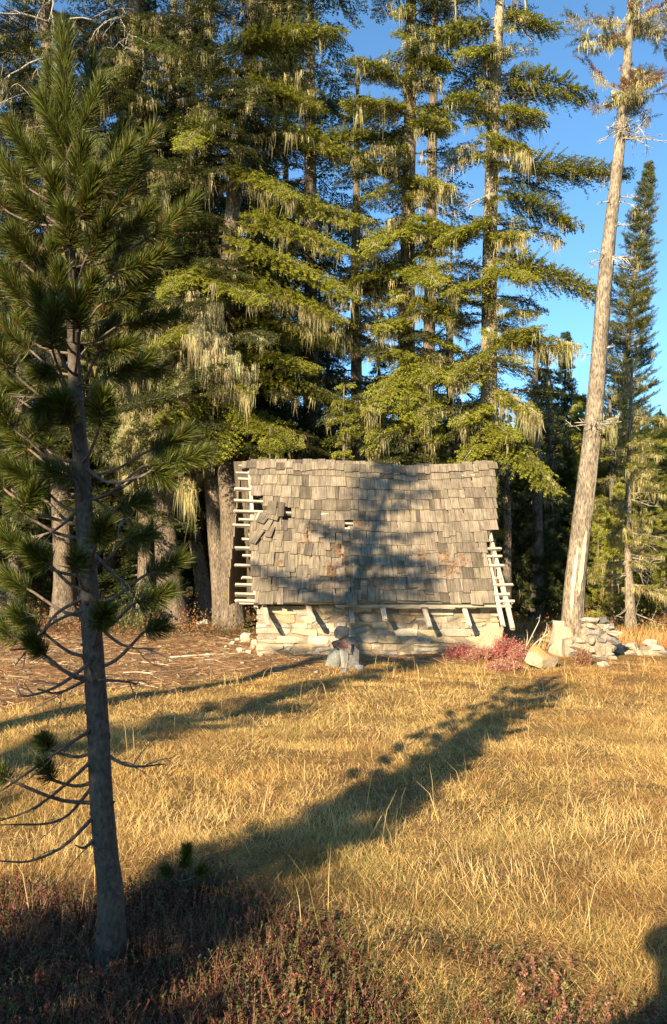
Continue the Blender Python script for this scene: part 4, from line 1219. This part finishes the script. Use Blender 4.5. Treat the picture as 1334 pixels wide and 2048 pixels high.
# old planks lying right of the hut
for k, (px, py, L_, a, lab) in enumerate([(1062, 1278, 1.2, .15, 'weathered plank lying in the shade right of the hut, the farther one'), (1075, 1290, 1.0, -.1, 'weathered plank lying in the shade right of the hut, nearer the red bushes')]):
    b_ = G(px, py); b_[2] = float(g(b_[0], b_[1])) + .08 + .03 * k; mb = MB(); d = np.array([math.cos(a), math.sin(a), 0]) * L_ / 2
    beam(mb, b_ - d, b_ + d, .16, .05, col=(.4, .33, .24), seg=6); tag(mb.build('plank', M_wood, loc=b_), lab, 'plank', 'planks by the hut')


# ================================================================ grass
def blades(mb, x, y, h, wd, lean, r, colr, az=None):
    n = len(x)
    a = r.uniform(0, 2 * math.pi, n) if az is None else az
    z = g(x, y) - .01
    dx, dy = np.cos(a), np.sin(a)
    b_ = np.stack([x, y, z], 1); l = np.stack([dx, dy, 0 * dx], 1)
    yaw = r.uniform(0, math.pi, n); s_ = np.stack([np.cos(yaw), np.sin(yaw) * .5, 0 * yaw], 1) * wd[:, None] * .5
    m_ = b_ + l * (h * lean * .35)[:, None]; m_[:, 2] += h * .6 * np.sqrt(np.clip(1 - lean ** 2 * .72, .05, 1))
    e = b_ + l * (h * lean)[:, None]; e[:, 2] += h * np.clip(1 - lean ** 2 * .78, .03, 1)
    v = np.stack([b_ - s_, b_ + s_, m_ + s_ * .75, m_ - s_ * .75, e], 1)
    k = np.arange(n)[:, None] * 5
    mb.add(v.reshape(-1, 3), quads=k + [0, 1, 2, 3], tris=k + [3, 2, 4], col=np.repeat(colr, 5, 0))


gr_ = np.random.default_rng(77)
mb = MB()


def gcol(x, y, r):
    n = len(x)
    straw = np.array([.60, .38, .12]); gold = np.array([.74, .52, .20]); brown = np.array([.30, .14, .045]); green = np.array([.20, .20, .05])
    m1 = vn(x, y, 1.3, 11)[:, None]; m2 = vn(x, y, .45, 12)[:, None]
    c = straw * (1 - m1) + gold * m1
    c = c * (1 - .65 * sstep(.45, .8, m2)) + brown * .65 * sstep(.45, .8, m2)
    red = (sstep(2.2, 5, x) * sstep(8, 12, y))[:, None] * .45
    c = c * (1 - red) + np.array([.42, .19, .065]) * red
    gm = (r.uniform(0, 1, n) < .10 + .22 * sstep(.55, .8, vn(x, y, .9, 13)) + .15 * sstep(4.5, 3, y))[:, None]
    c = np.where(gm, green * 1.1, c)
    c = c * r.uniform(.45, 1.3, n)[:, None]
    return c


for (y0, y1, dens, hmu, wdt) in [(2.3, 5.2, 12500, .085, .0021), (5.2, 9, 6200, .09, .0034), (9, 17.5, 2300, .10, .006)]:
    area = .5 * (y1 ** 2 - y0 ** 2) * 1.16 + 1.5 * (y1 - y0)
    n = int(area * dens)
    y = np.sqrt(gr_.uniform(y0 ** 2, y1 ** 2, n)); x = gr_.uniform(-1, 1, n) * (y * .58 + .75)
    # clump
    nc = n // 14; cx = gr_.integers(0, nc, n); jx = gr_.normal(0, .035 + .002 * y, n); jy = gr_.normal(0, .035 + .002 * y, n)
    x2 = x[cx] + jx; y2 = y[cx] + jy; use = gr_.uniform(0, 1, n) < .62
    ang = np.arctan2(jy, jx) + gr_.normal(0, .6, n)
    az = np.where(use, ang, gr_.uniform(0, 6.28, n)); x = np.where(use, x2, x); y = np.where(use, y2, y)
    pv = vn(x, y, 1.1, 14) * 6.28 * 2
    az = np.where(gr_.uniform(0, 1, n) < .2, pv, az)
    kp = gr_.uniform(0, 1, n) > np.maximum(z_litter(x, y) * .93, z_heath(x, y) * .82)
    kp &= ~((x > WX0) & (x < WX1) & (y > YW))
    kp &= gr_.uniform(0, 1, n) < .45 + .75 * vn(x, y, .5, 15)
    x, y, az = x[kp], y[kp], az[kp]; n = len(x)
    tuft = sstep(.5, .9, vn(x, y, .38, 16))
    pv_ = 0; h = hmu * gr_.gamma(6, 1 / 6, n) * (.75 + .7 * tuft) * np.interp(y, [3, 3.6, 9, 14.5, 17], [.8, .92, .92, .65, .4])
    lean = np.clip(gr_.normal(.97, .2, n), .15, 1.12)
    blades(mb, x, y, h, wdt * gr_.uniform(.6, 1.3, n), lean, gr_, gcol(x, y, gr_), az)
# taller seed stalks and matted tufts
n = 800; y = np.sqrt(gr_.uniform(3.4 ** 2, 15 ** 2, n)); x = gr_.uniform(-1, 1, n) * (y * .55 + .4)
kp = (z_litter(x, y) < .4); x, y = x[kp], y[kp]; n = len(x)
blades(mb, x, y, gr_.uniform(.18, .42, n), .0022 + .0004 * y, np.clip(gr_.normal(.5, .25, n), .1, 1), gr_, np.array([.62, .46, .20]) * gr_.uniform(.7, 1.2, n)[:, None])
n = 30000; y = np.sqrt(gr_.uniform(2.6 ** 2, 11 ** 2, n)); x = gr_.uniform(-1, 1, n) * (y * .55 + .5)
kp = (gr_.uniform(0, 1, n) > np.maximum(z_litter(x, y), z_heath(x, y) * .9)) & (gr_.uniform(0, 1, n) < .3 + .9 * vn(x, y, .7, 18)); x, y = x[kp], y[kp]; n = len(x)
blades(mb, x, y, gr_.uniform(.10, .24, n), .0016 + .0004 * y, gr_.uniform(.98, 1.13, n), gr_, np.array([.66, .48, .20]) * gr_.uniform(.5, 1.2, n)[:, None], vn(x, y, .6, 19) * 9 + gr_.normal(0, .7, n))
for (px, py, nn, hh, azm, sp_) in [(1010, 1790, 220, .22, 2.2, .16), (905, 1760, 90, .2, 1.9, .12), (700, 1640, 400, .16, 1.4, .2), (350, 1640, 400, .16, 1.6, .3), (120, 1700, 600, .17, 1.2, .28), (1230, 1650, 500, .2, .8, .25), (560, 1600, 300, .15, 1.2, .3)]:
    c = G(px, py); x = c[0] + gr_.normal(0, sp_, nn); y = c[1] + gr_.normal(0, sp_ * 1.2, nn)
    blades(mb, x, y, hh * gr_.uniform(.5, 1.1, nn), np.full(nn, .003), np.clip(gr_.normal(.85, .2, nn), .1, 1.1), gr_, np.array([.74, .55, .24]) * gr_.uniform(.75, 1.15, nn)[:, None], azm + gr_.normal(0, 1.1, nn))
tag(mb.build('grass', M_grass), 'dry golden meadow grass in matted tufts', 'grass', kind='stuff')

# russet grass and herbs of the far meadow on the right
mb = MB(); n = 60000
y = gr_.uniform(17, 45, n); x = gr_.uniform(2, 24, n); kp = x < y * .7; x, y = x[kp], y[kp]; n = len(x)
cc = np.array([.45, .22, .08]) * (1 - vn(x, y, 2, 21)[:, None]) + np.array([.55, .38, .13]) * vn(x, y, 2, 21)[:, None]
blades(mb, x, y, gr_.uniform(.12, .35, n), .008 + .0006 * y, np.clip(gr_.normal(.4, .2, n), .05, 1), gr_, cc * gr_.uniform(.6, 1.2, n)[:, None])
tag(mb.build('meadow_herbs', M_grass), 'russet herbs and grass of the clearing behind the ruined wall', 'meadow', kind='stuff')

# heath in the foreground
mb = MB(); n = 15000
y = np.sqrt(gr_.uniform(2.2 ** 2, 4.8 ** 2, n)); x = gr_.uniform(-1, 1, n) * (y * .56 + .6)
kp = gr_.uniform(0, 1, n) < z_heath(x, y); x, y = x[kp], y[kp]; n = len(x)
z = g(x, y); h = gr_.uniform(.03, .10, n) * (.7 + .7 * vn(x, y, .25, 31))
ln_ = gr_.normal(0, .35, (n, 2))
top = np.stack([x + ln_[:, 0] * h, y + ln_[:, 1] * h, z + h], 1); bs_ = np.stack([x, y, z - .01], 1)
wv = np.array([.0012, 0, 0])
v = np.stack([bs_ - wv, bs_ + wv, top + wv * .5, top - wv * .5], 1)
zone = vn(x, y, .45, 32); left = sstep(.2, -.9, x)
pr = np.array([[.11, .14, .035], [.17, .17, .04], [.24, .06, .035], [.34, .14, .10], [.15, .08, .04], [.42, .20, .16]])
wts = np.stack([.30 + 0 * zone, .30 * (1 - left), .15 + .22 * left, .02 + .35 * sstep(.55, .85, zone) * (1 - left), .16 + .25 * left, .20 * sstep(.62, .9, zone) * (1 - left)], 1)
wts /= wts.sum(1)[:, None]; ci = (gr_.uniform(0, 1, n)[:, None] > wts.cumsum(1)).sum(1).clip(0, 5)
mb.add(v.reshape(-1, 3), quads=np.arange(n * 4).reshape(-1, 4), col=np.repeat(np.array([[.20, .11, .07]]) * gr_.uniform(.6, 1.3, n)[:, None], 4, 0))
per = 15
u = np.tile(np.linspace(.25, 1.0, per), n)[:, None]
c = np.repeat(bs_, per, 0) * (1 - u) + np.repeat(top, per, 0) * u
m_ = len(c); a = gr_.uniform(0, 6.28, m_); d = np.stack([np.cos(a), np.sin(a), gr_.uniform(.2, 1.1, m_)], 1); d /= np.linalg.norm(d, axis=1)[:, None]
s_ = np.cross(d, gr_.normal(0, .4, (m_, 3)) + [0, 0, 1]); s_ /= np.linalg.norm(s_, axis=1)[:, None]
ll = gr_.uniform(.008, .016, m_)[:, None]
v = np.stack([c, c + d * ll * .55 + s_ * ll * .3, c + d * ll, c + d * ll * .55 - s_ * ll * .3], 1)
mb.add(v.reshape(-1, 3), quads=np.arange(m_ * 4).reshape(-1, 4), col=np.repeat(np.repeat(pr[ci] * np.where(zone > .6, .95, .62)[:, None], per, 0) * gr_.uniform(.55, 1.35, m_)[:, None], 4, 0))  # leaf colours scaled down to paint in the foreground shade
tag(mb.build('heath', M_heath), 'low reddish-green heath shrublets in the foreground', 'heath', kind='stuff')

# ================================================================ the young pine, near left
YP = 3.4
pr_ = np.random.default_rng(201)
pb_ = P(219, 1905, YP); pb_[2] = float(g(pb_[0], pb_[1]))
pine = thing('young_pine', pb_, 'young pine with long dark green needles in the left foreground', 'tree')
NG = np.array([.062, .078, .008])


def plume(mb, A, B, n, r, nl=.085, col=NG, bend=None, base_t=0., dead=0.):
    A = np.asarray(A, float); B = np.asarray(B, float)
    M_ = (A + B) / 2 + (np.array([0, 0, -.1]) * np.linalg.norm(B - A) if bend is None else bend)
    t = np.clip(base_t + (1 - base_t) * r.uniform(0, 1, n) ** .8, 0, 1)[:, None]
    c = (1 - t) ** 2 * A + 2 * t * (1 - t) * M_ + t * t * B
    tg = 2 * (1 - t) * (M_ - A) + 2 * t * (B - M_); tg /= np.linalg.norm(tg, axis=1)[:, None]
    rad = r.normal(size=(n, 3)); rad -= (rad * tg).sum(1)[:, None] * tg; rad /= np.linalg.norm(rad, axis=1)[:, None]
    al = np.radians(80 - 46 * t + r.normal(0, 9, (n, 1)))
    d = tg * np.cos(al) + rad * np.sin(al)
    l = nl * r.uniform(.75, 1.12, (n, 1))
    s_ = np.cross(d, r.normal(size=(n, 3))); s_ /= np.linalg.norm(s_, axis=1)[:, None]
    cur = tg * l * .10
    m_ = c + d * l * .5; e = c + d * l + cur
    w_ = .0014
    v = np.stack([c - s_ * w_ * .7, c + s_ * w_ * .7, m_ + s_ * w_, m_ - s_ * w_, e], 1)
    k = np.arange(n)[:, None] * 5
    cc = col * r.uniform(.6, 1.4, (n, 1)) * np.array([1, 1, 1])
    y_ = r.uniform(0, 1, (n, 1)) < .12; cc = np.where(y_, np.array([.20, .20, .05]) * r.uniform(.7, 1.2, (n, 1)), cc)
    if dead: dd = (r.uniform(0, 1, (n, 1)) < dead * (1.2 - t)); cc = np.where(dd, np.array([.20, .08, .025]) * r.uniform(.6, 1.3, (n, 1)), cc)
    mb.add(v.reshape(-1, 3), quads=k + [0, 1, 2, 3], tris=k + [3, 2, 4], col=np.repeat(cc, 5, 0))
    return M_


tp = [(220, 1925, YP), (223, 1850, YP), (221, 1780, YP), (211, 1700, YP), (203, 1600, YP), (196, 1450, YP + .02), (188, 1330, YP + .03), (178, 1180, YP + .02), (170, 1040, YP), (160, 900, YP - .02), (150, 760, YP), (145, 640, YP), (141, 520, YP), (138, 400, YP), (135, 280, YP), (131, 160, YP), (129, 90, YP)]
tpp = np.array([P(*a) for a in tp]); tpp[0][2] = pb_[2] - .05
path = smooth_path(tpp, 90)
hz = (path[:, 2] - pb_[2])
rd = np.interp(hz, [0, .12, .35, 1.0, 1.5, 2.0, 2.6, 3.1, 3.6, 4.0], [.066, .058, .050, .045, .042, .035, .024, .018, .013, .005])
mb = MB(); tube(mb, path, rd, 20, col=(.105, .083, .066), rough=.04)
for k in range(60):      # knots, scars and loose bark scales
    i_ = pr_.integers(4, 60); a = pr_.uniform(-math.pi, .2); c_ = path[i_] + rd[i_] * .93 * np.array([math.cos(a), math.sin(a), 0])
    sz_ = pr_.uniform(.008, .022)
    stone(mb, c_, (sz_, sz_, sz_ * pr_.uniform(.5, 1.3)), rotm((0, 0, 1), a), rnd=.7, facets=4, col=np.array([.10, .08, .062]) * pr_.uniform(.5, 1.5), cube=CUBE5, r=pr_)
for k in range(9):       # root flare
    a = pr_.uniform(0, 6.28); d_ = np.array([math.cos(a), math.sin(a), 0])
    tube(mb, smooth_path([path[0] + d_ * .03 + [0, 0, .16], path[0] + d_ * .055 + [0, 0, .06], path[0] + d_ * .12 - [0, 0, .02]], 6), np.linspace(.02, .012, 6), 8, col=(.105, .083, .066), rough=.08)
trunk = mb.build('trunk', M_barkp, pine, smooth=True)


def tat(z):
    i = min(max(np.searchsorted(path[:, 2], z), 1), 89); return path[i], rd[i]


def pbranch(A_px, B_px, Yb=None, n=420, tk_dy=.12, dead=.05, thick=.0035, nl=.085, spur=0):
    """a live branch: wood from the trunk to the needled end"""
    r = pr_
    dy = Yb if Yb is not None else r.uniform(-.35, .35)
    A = P(A_px[0], A_px[1], YP + dy * .8); B = P(B_px[0], B_px[1], YP + dy)
    dist = abs(A_px[0] - 165) * YP / F
    tz = A[2] - tk_dy - .25 * dist
    T, tr0 = tat(min(tz, path[-4][2]))
    wd_ = MB()
    pts = smooth_path([T, T * .55 + A * .45 + np.array([0, 0, -.03]), A, (A + B) / 2 + [0, 0, -.015], B - (B - A) * .08], 14)
    tube(wd_, pts, np.linspace(thick + .12 * tr0, .0028, 14), 7, col=(.15, .11, .085), rough=.08)
    br = wd_.build('branch', M_barkp, pine, smooth=True)
    nd = MB()
    plume(nd, A, B, n, r, dead=dead, nl=nl)
    if spur:
        for _ in range(spur):
            f = r.uniform(.0, .6); s0 = A * (1 - f) + B * f; e0 = s0 + (B - A) * .5 + r.normal(0, .07, 3) + [0, 0, .05]
            plume(nd, s0, e0, n // 2, r, dead=dead, nl=nl)
    nd.build('needles', M_ndl, br)


# leader
nd = MB(); plume(nd, P(136, 330, YP), P(127, 60, YP), 2600, pr_, nl=.092); plume(nd, P(140, 420, YP), P(131, 200, YP), 1200, pr_, nl=.09); nd.build('needles', M_ndl, pine)
L_ = [((138, 300), (203, 165), -.05, 520), ((132, 290), (82, 195), -.05, 520), ((95, 350), (18, 245), -.1, 560), ((160, 440), (190, 350), -.35, 700), ((190, 400), (308, 262), .05, 620),
      ((170, 400), (262, 285), -.1, 480), ((60, 400), (5, 320), .1, 500), ((90, 440), (40, 400), -.25, 420), ((80, 330), (105, 250), .1, 420), ((290, 480), (392, 395), .1, 520),
      ((260, 520), (345, 500), .2, 420), ((230, 545), (325, 508), -.2, 520), ((200, 610), (300, 565), -.1, 460), ((240, 650), (348, 628), .1, 460), ((60, 610), (8, 540), -.1, 480),
      ((100, 660), (72, 570), -.3, 560), ((40, 520), (-20, 450), .05, 420), ((105, 700), (108, 620), -.4, 480), ((60, 700), (-5, 640), .1, 460), ((120, 560), (60, 500), .1, 420),
      ((200, 760), (300, 715), -.1, 440), ((240, 740), (322, 738), .15, 420), ((200, 850), (205, 790), -.35, 520), ((140, 850), (125, 800), -.3, 440), ((90, 770), (10, 775), -.1, 320),
      ((110, 740), (80, 745), -.2, 300), ((300, 900), (375, 865), .05, 420), ((310, 930), (408, 905), -.05, 420), ((290, 930), (335, 955), -.1, 320), ((60, 900), (10, 850), .1, 460),
      ((70, 960), (15, 930), -.1, 460), ((95, 900), (80, 850), .2, 420), ((195, 1080), (208, 1050), -.35, 420), ((240, 1010), (290, 1000), .1, 300), ((250, 1085), (300, 1068), .05, 320),
      ((290, 1150), (360, 1118), 0, 360), ((270, 1205), (338, 1182), -.1, 340), ((152, 1140), (156, 1115), -.25, 240), ((100, 1130), (62, 1100), -.1, 560), ((40, 1100), (0, 1060), .1, 420),
      ((90, 1000), (30, 1010), .2, 420), ((198, 1250), (210, 1225), -.25, 380), ((290, 1262), (322, 1252), .05, 240), ((80, 1260), (30, 1225), 0, 380), ((90, 1310), (60, 1280), -.15, 420),
      ((40, 1280), (-15, 1240), .1, 320), ((100, 1500), (88, 1480), -.05, 190), ((105, 1560), (88, 1530), -.1, 230), ((20, 1560), (-10, 1535), 0, 200),
      ((40, 800), (-20, 740), .2, 420), ((230, 420), (290, 330), .25, 420), ((120, 480), (150, 400), .25, 420), ((60, 1180), (10, 1150), .1, 380), ((200, 640), (215, 590), .3, 420),
      ((170, 700), (230, 640), .2, 400), ((50, 480), (20, 390), .25, 400), ((210, 560), (250, 470), .1, 420), ((80, 560), (110, 480), -.2, 420), ((170, 520), (215, 430), -.15, 480), ((150, 620), (185, 560), -.3, 420), ((230, 480), (300, 420), -.1, 420),
      ((60, 880), (100, 820), -.2, 420), ((150, 960), (100, 940), -.15, 300), ((40, 1020), (70, 980), -.1, 380), ((30, 660), (60, 600), .2, 380),
      ((150, 380), (165, 290), -.3, 480), ((120, 440), (105, 350), -.3, 480), ((140, 500), (130, 420), -.4, 480), ((160, 660), (150, 590), -.4, 420), ((110, 620), (120, 540), -.35, 420),
      ((20, 740), (-20, 660), -.2, 380), ((30, 860), (-10, 800), -.2, 380), ((110, 240), (95, 130), .1, 420), ((165, 260), (185, 120), .15, 420), ((40, 360), (70, 280), .1, 420),
      ((210, 330), (250, 250), .1, 380), ((250, 660), (290, 600), .2, 380), ((10, 420), (-25, 330), .2, 380), ((70, 520), (25, 470), -.3, 420), ((200, 700), (260, 690), -.3, 400), ((130, 780), (80, 820), -.3, 380), ((10, 980), (-20, 900), .1, 380)]
for (a, b_, dy, n) in L_:
    far_ = 1.0 if a[1] < 1300 else .7
    pbranch(a, b_, dy, int(n * 1.8), dead=.10 if 380 < a[1] < 760 else .03, nl=.076 if a[1] < 700 else (.080 if a[1] < 1300 else .065), tk_dy=.10 if a[1] < 1400 else .02)
# dead lower branches
for (zpx, pts_) in [((186, 1320), [(120, 1370), (50, 1392), (30, 1365)]), ((190, 1350), [(120, 1385), (75, 1378)]), ((190, 1455), [(120, 1500), (20, 1570), (-60, 1620)]), ((196, 1510), [(130, 1570), (60, 1620), (-30, 1650)]),
                ((196, 1560), [(120, 1640), (0, 1650)]), ((200, 1620), [(130, 1690), (60, 1722), (0, 1722)]), ((190, 1360), [(240, 1362), (275, 1368)]), ((205, 1505), [(260, 1532), (330, 1528)]), ((180, 1215), [(100, 1250), (30, 1330)]),
                ((178, 1190), [(110, 1230), (70, 1290), (20, 1300)]), ((200, 1670), [(170, 1695), (150, 1690)]), ((170, 980), [(230, 1030), (262, 1050)]), ((165, 930), [(220, 965), (300, 945), (320, 930)]), ((150, 790), [(80, 795), (20, 792)]),
                ((172, 1090), [(240, 1160), (270, 1190)]), ((185, 1240), [(245, 1290), (310, 1298)]), ((168, 1010), [(110, 1060), (60, 1075)])]:
    wd_ = MB(); pp = [P(*zpx, YP)] + [P(a, b_, YP + pr_.uniform(-.12, .12) - .05) for a, b_ in pts_]
    sp_ = smooth_path(pp, 14); tube(wd_, sp_, np.linspace(.0085, .0028, 14), 6, col=(.13, .10, .08), rough=.12)
    for _ in range(3):
        k = pr_.integers(4, 12); twig(wd_, sp_[k], sp_[min(k + 2, 13)] - sp_[k - 1] + pr_.normal(0, .03, 3), pr_.uniform(.06, .2), .003, pr_, 1, (.22, .18, .15), .02)
    wd_.build('dead_branch', M_barkp, pine, smooth=True)
mb = MB()
strands(mb, np.array([P(128 + pr_.normal(0, 3), 1385 + 12 * k, YP) for k in range(6)]), .07, pr_, (.32, .33, .16), per=16, wid=.0022)
strands(mb, np.array([P(60 + pr_.normal(0, 3), 1640, YP) for k in range(2)]), .04, pr_, (.32, .33, .16), per=10, wid=.002)
mb.build('hanging_lichen', M_lich, pine)

# seedling
sb_ = G(362, 1815); seed = thing('pine_seedling', sb_, 'tiny pine seedling with three needle tufts, right of the young pine', 'tree')
YS = sb_[1]; mb = MB()
tube(mb, smooth_path([sb_ - [0, 0, .02], P(362, 1770, YS), P(370, 1720, YS)], 10), np.linspace(.005, .003, 10), 6, col=(.2, .15, .11))
for a, b_ in [((362, 1765), (345, 1748)), ((364, 1762), (395, 1748)), ((362, 1800), (430, 1798)), ((362, 1795), (400, 1788))]:
    tube(mb, smooth_path([P(*a, YS), P((a[0] + b_[0]) / 2, (a[1] + b_[1]) / 2 + 3, YS), P(*b_, YS)], 6), np.linspace(.003, .002, 6), 5, col=(.2, .15, .11))
mb.build('stem', M_barkp, seed, smooth=True)
for a, b_, n in [((368, 1738), (374, 1700), 520), ((348, 1750), (332, 1740), 240), ((390, 1750), (405, 1742), 240), ((422, 1799), (438, 1790), 200), ((395, 1790), (406, 1778), 200)]:
    nd = MB(); plume(nd, P(*a, YS), P(*b_, YS), n, pr_, nl=.055); nd.build('needle_tuft', M_ndl, seed)

# ================================================================ outside the frame, towards the sun: what throws the long shadows
def shade_pine(x, y, h, half, seed, label, z0=.1, dz=.16, per=4, keep=1., lib=None, lean=(0, 0)):
    pts = np.array([[x, y, 0], [x + lean[0] * .5, y + lean[1] * .5, h * .5], [x + lean[0], y + lean[1], h]], float)
    tr = Tree('pine_tree', pts, [.02 + .017 * h, .015 * h, .02], label, seed=seed, n=12, bark=(.22, .18, .14), flare=1.2)
    tr.auto(z0 * h, h, dz, lambda x_: half(x_) if callable(half) else half * ((1 - x_) ** .7) + .08, lib=lib or PINE, col=(.09, .12, .03), droop=0, up=.3, lift=-.08, per=per, keep=keep, lichen=0, backkeep=1)
    tr.done()


def back(p, d): return np.array([p[0] - SH[0] * d, p[1] - SH[1] * d])


q = back(pb_, 4.6); shade_pine(q[0], q[1], 4.3, lambda x_: .9 * (1 - x_) ** 1.25 + .06, 301, 'pine standing behind the viewer, left, shading the young pine', dz=.10, per=7, z0=.02)
q = back((.45, YW), 15.2); shade_pine(q[0], q[1], 11.5, lambda x_: 1.7 * (1 - x_) + .5, 302, 'tall pine left of the viewer that shades the hut roof', z0=.50, dz=.36, per=4, lib=FIR)
q = back((-1.75, 8.4), 8.6); shade_pine(q[0], q[1], 6.9, .85, 303, 'slim pine left of the viewer that shades the grass', z0=.1, dz=.16, per=6)


# photographer, standing behind the camera
def person():
    o_ = np.array([-.50, -.37, 0.])
    per_ = thing('person', o_, 'person in dark jacket and cap holding up a phone, behind the camera', 'person')
    J = {'pelvis': (0, 0, .95), 'waist': (0, 0, 1.1), 'chest': (0, .01, 1.32), 'neck': (0, .01, 1.48), 'head0': (0, .03, 1.56), 'head1': (0, .04, 1.66), 'head2': (0, .03, 1.73),
         'hipL': (-.1, 0, .9), 'kneeL': (-.12, .02, .5), 'ankL': (-.12, 0, .1), 'toeL': (-.14, .16, .035), 'heelL': (-.12, -.03, .04), 'hipR': (.1, 0, .9), 'kneeR': (.12, .02, .5), 'ankR': (.12, 0, .1), 'toeR': (.14, .16, .035),
         'shL': (-.18, .0, 1.43), 'elL': (-.27, .12, 1.22), 'wrL': (.10, .24, 1.46), 'haL': (.22, .27, 1.53), 'shR': (.18, .0, 1.43), 'elR': (.34, .14, 1.24), 'wrR': (.44, .25, 1.47), 'haR': (.42, .28, 1.54)}
    Rr = {'pelvis': .15, 'waist': .14, 'chest': .16, 'neck': .06, 'head0': .075, 'head1': .095, 'head2': .07, 'hipL': .095, 'kneeL': .06, 'ankL': .042, 'toeL': .035, 'heelL': .04, 'hipR': .095, 'kneeR': .06, 'ankR': .042, 'toeR': .035,
          'shL': .07, 'elL': .048, 'wrL': .032, 'haL': .032, 'shR': .07, 'elR': .048, 'wrR': .032, 'haR': .032}
    E = [('pelvis', 'waist'), ('waist', 'chest'), ('chest', 'neck'), ('neck', 'head0'), ('head0', 'head1'), ('head1', 'head2'), ('pelvis', 'hipL'), ('hipL', 'kneeL'), ('kneeL', 'ankL'), ('ankL', 'toeL'), ('ankL', 'heelL'),
         ('pelvis', 'hipR'), ('hipR', 'kneeR'), ('kneeR', 'ankR'), ('ankR', 'toeR'), ('chest', 'shL'), ('shL', 'elL'), ('elL', 'wrL'), ('wrL', 'haL'), ('chest', 'shR'), ('shR', 'elR'), ('elR', 'wrR'), ('wrR', 'haR')]
    for s_, hx in (('L', .03), ('R', .26)):
        h0 = np.array(J['ha' + s_])
        for f in range(5):
            a = 'f%s%d' % (s_, f); b_ = a + 'b'
            sg = 1 if s_ == 'L' else -1
            J[a] = tuple(h0 + [sg * .015, -.0, .03 - .018 * f + .02]); J[b_] = tuple(h0 + [sg * .05, .02, .025 - .018 * f + .02])
            Rr[a] = .009; Rr[b_] = .008; E += [('ha' + s_, a), (a, b_)]
    ks = list(J); me = bpy.data.meshes.new('body'); me.from_pydata([J[k] for k in ks], [(ks.index(a), ks.index(b_)) for a, b_ in E], [])
    ob = bpy.data.objects.new('body', me); C.objects.link(ob); ob.parent = per_
    md = ob.modifiers.new('skin', 'SKIN')
    for i_, k in enumerate(ks): me.skin_vertices[0].data[i_].radius = (Rr[k], Rr[k])
    me.skin_vertices[0].data[0].use_root = True
    ob.modifiers.new('sub', 'SUBSURF').levels = 2
    ob.modifiers['sub'].render_levels = 2
    me.materials.append(mat('dark_jacket', .8, (.03, .035, .05), attr=False))
    mb = MB(); v, q_ = CUBE8; s_ = v / np.linalg.norm(v, axis=1)[:, None]; s_[:, 2] = np.maximum(s_[:, 2], -.05)
    mb.add(s_ * [.15, .17, .11] + o_ + [0, .03, 1.69], quads=q_, col=(.1, .08, .06)); mb.build('hat', mat('hat_cloth', .9), per_, smooth=True)


person()
ph = MB(); box(ph, (-.25, -.075, 1.51), (-.10, -.066, 1.585), (.02, .02, .02)); tag(ph.build('phone', mat('phone_black', .3), loc=(-.175, -.07, 1.51)), 'black phone held up by the person behind the camera', 'phone')

for o in bpy.data.objects:
    if '_o' in o: del o['_o']
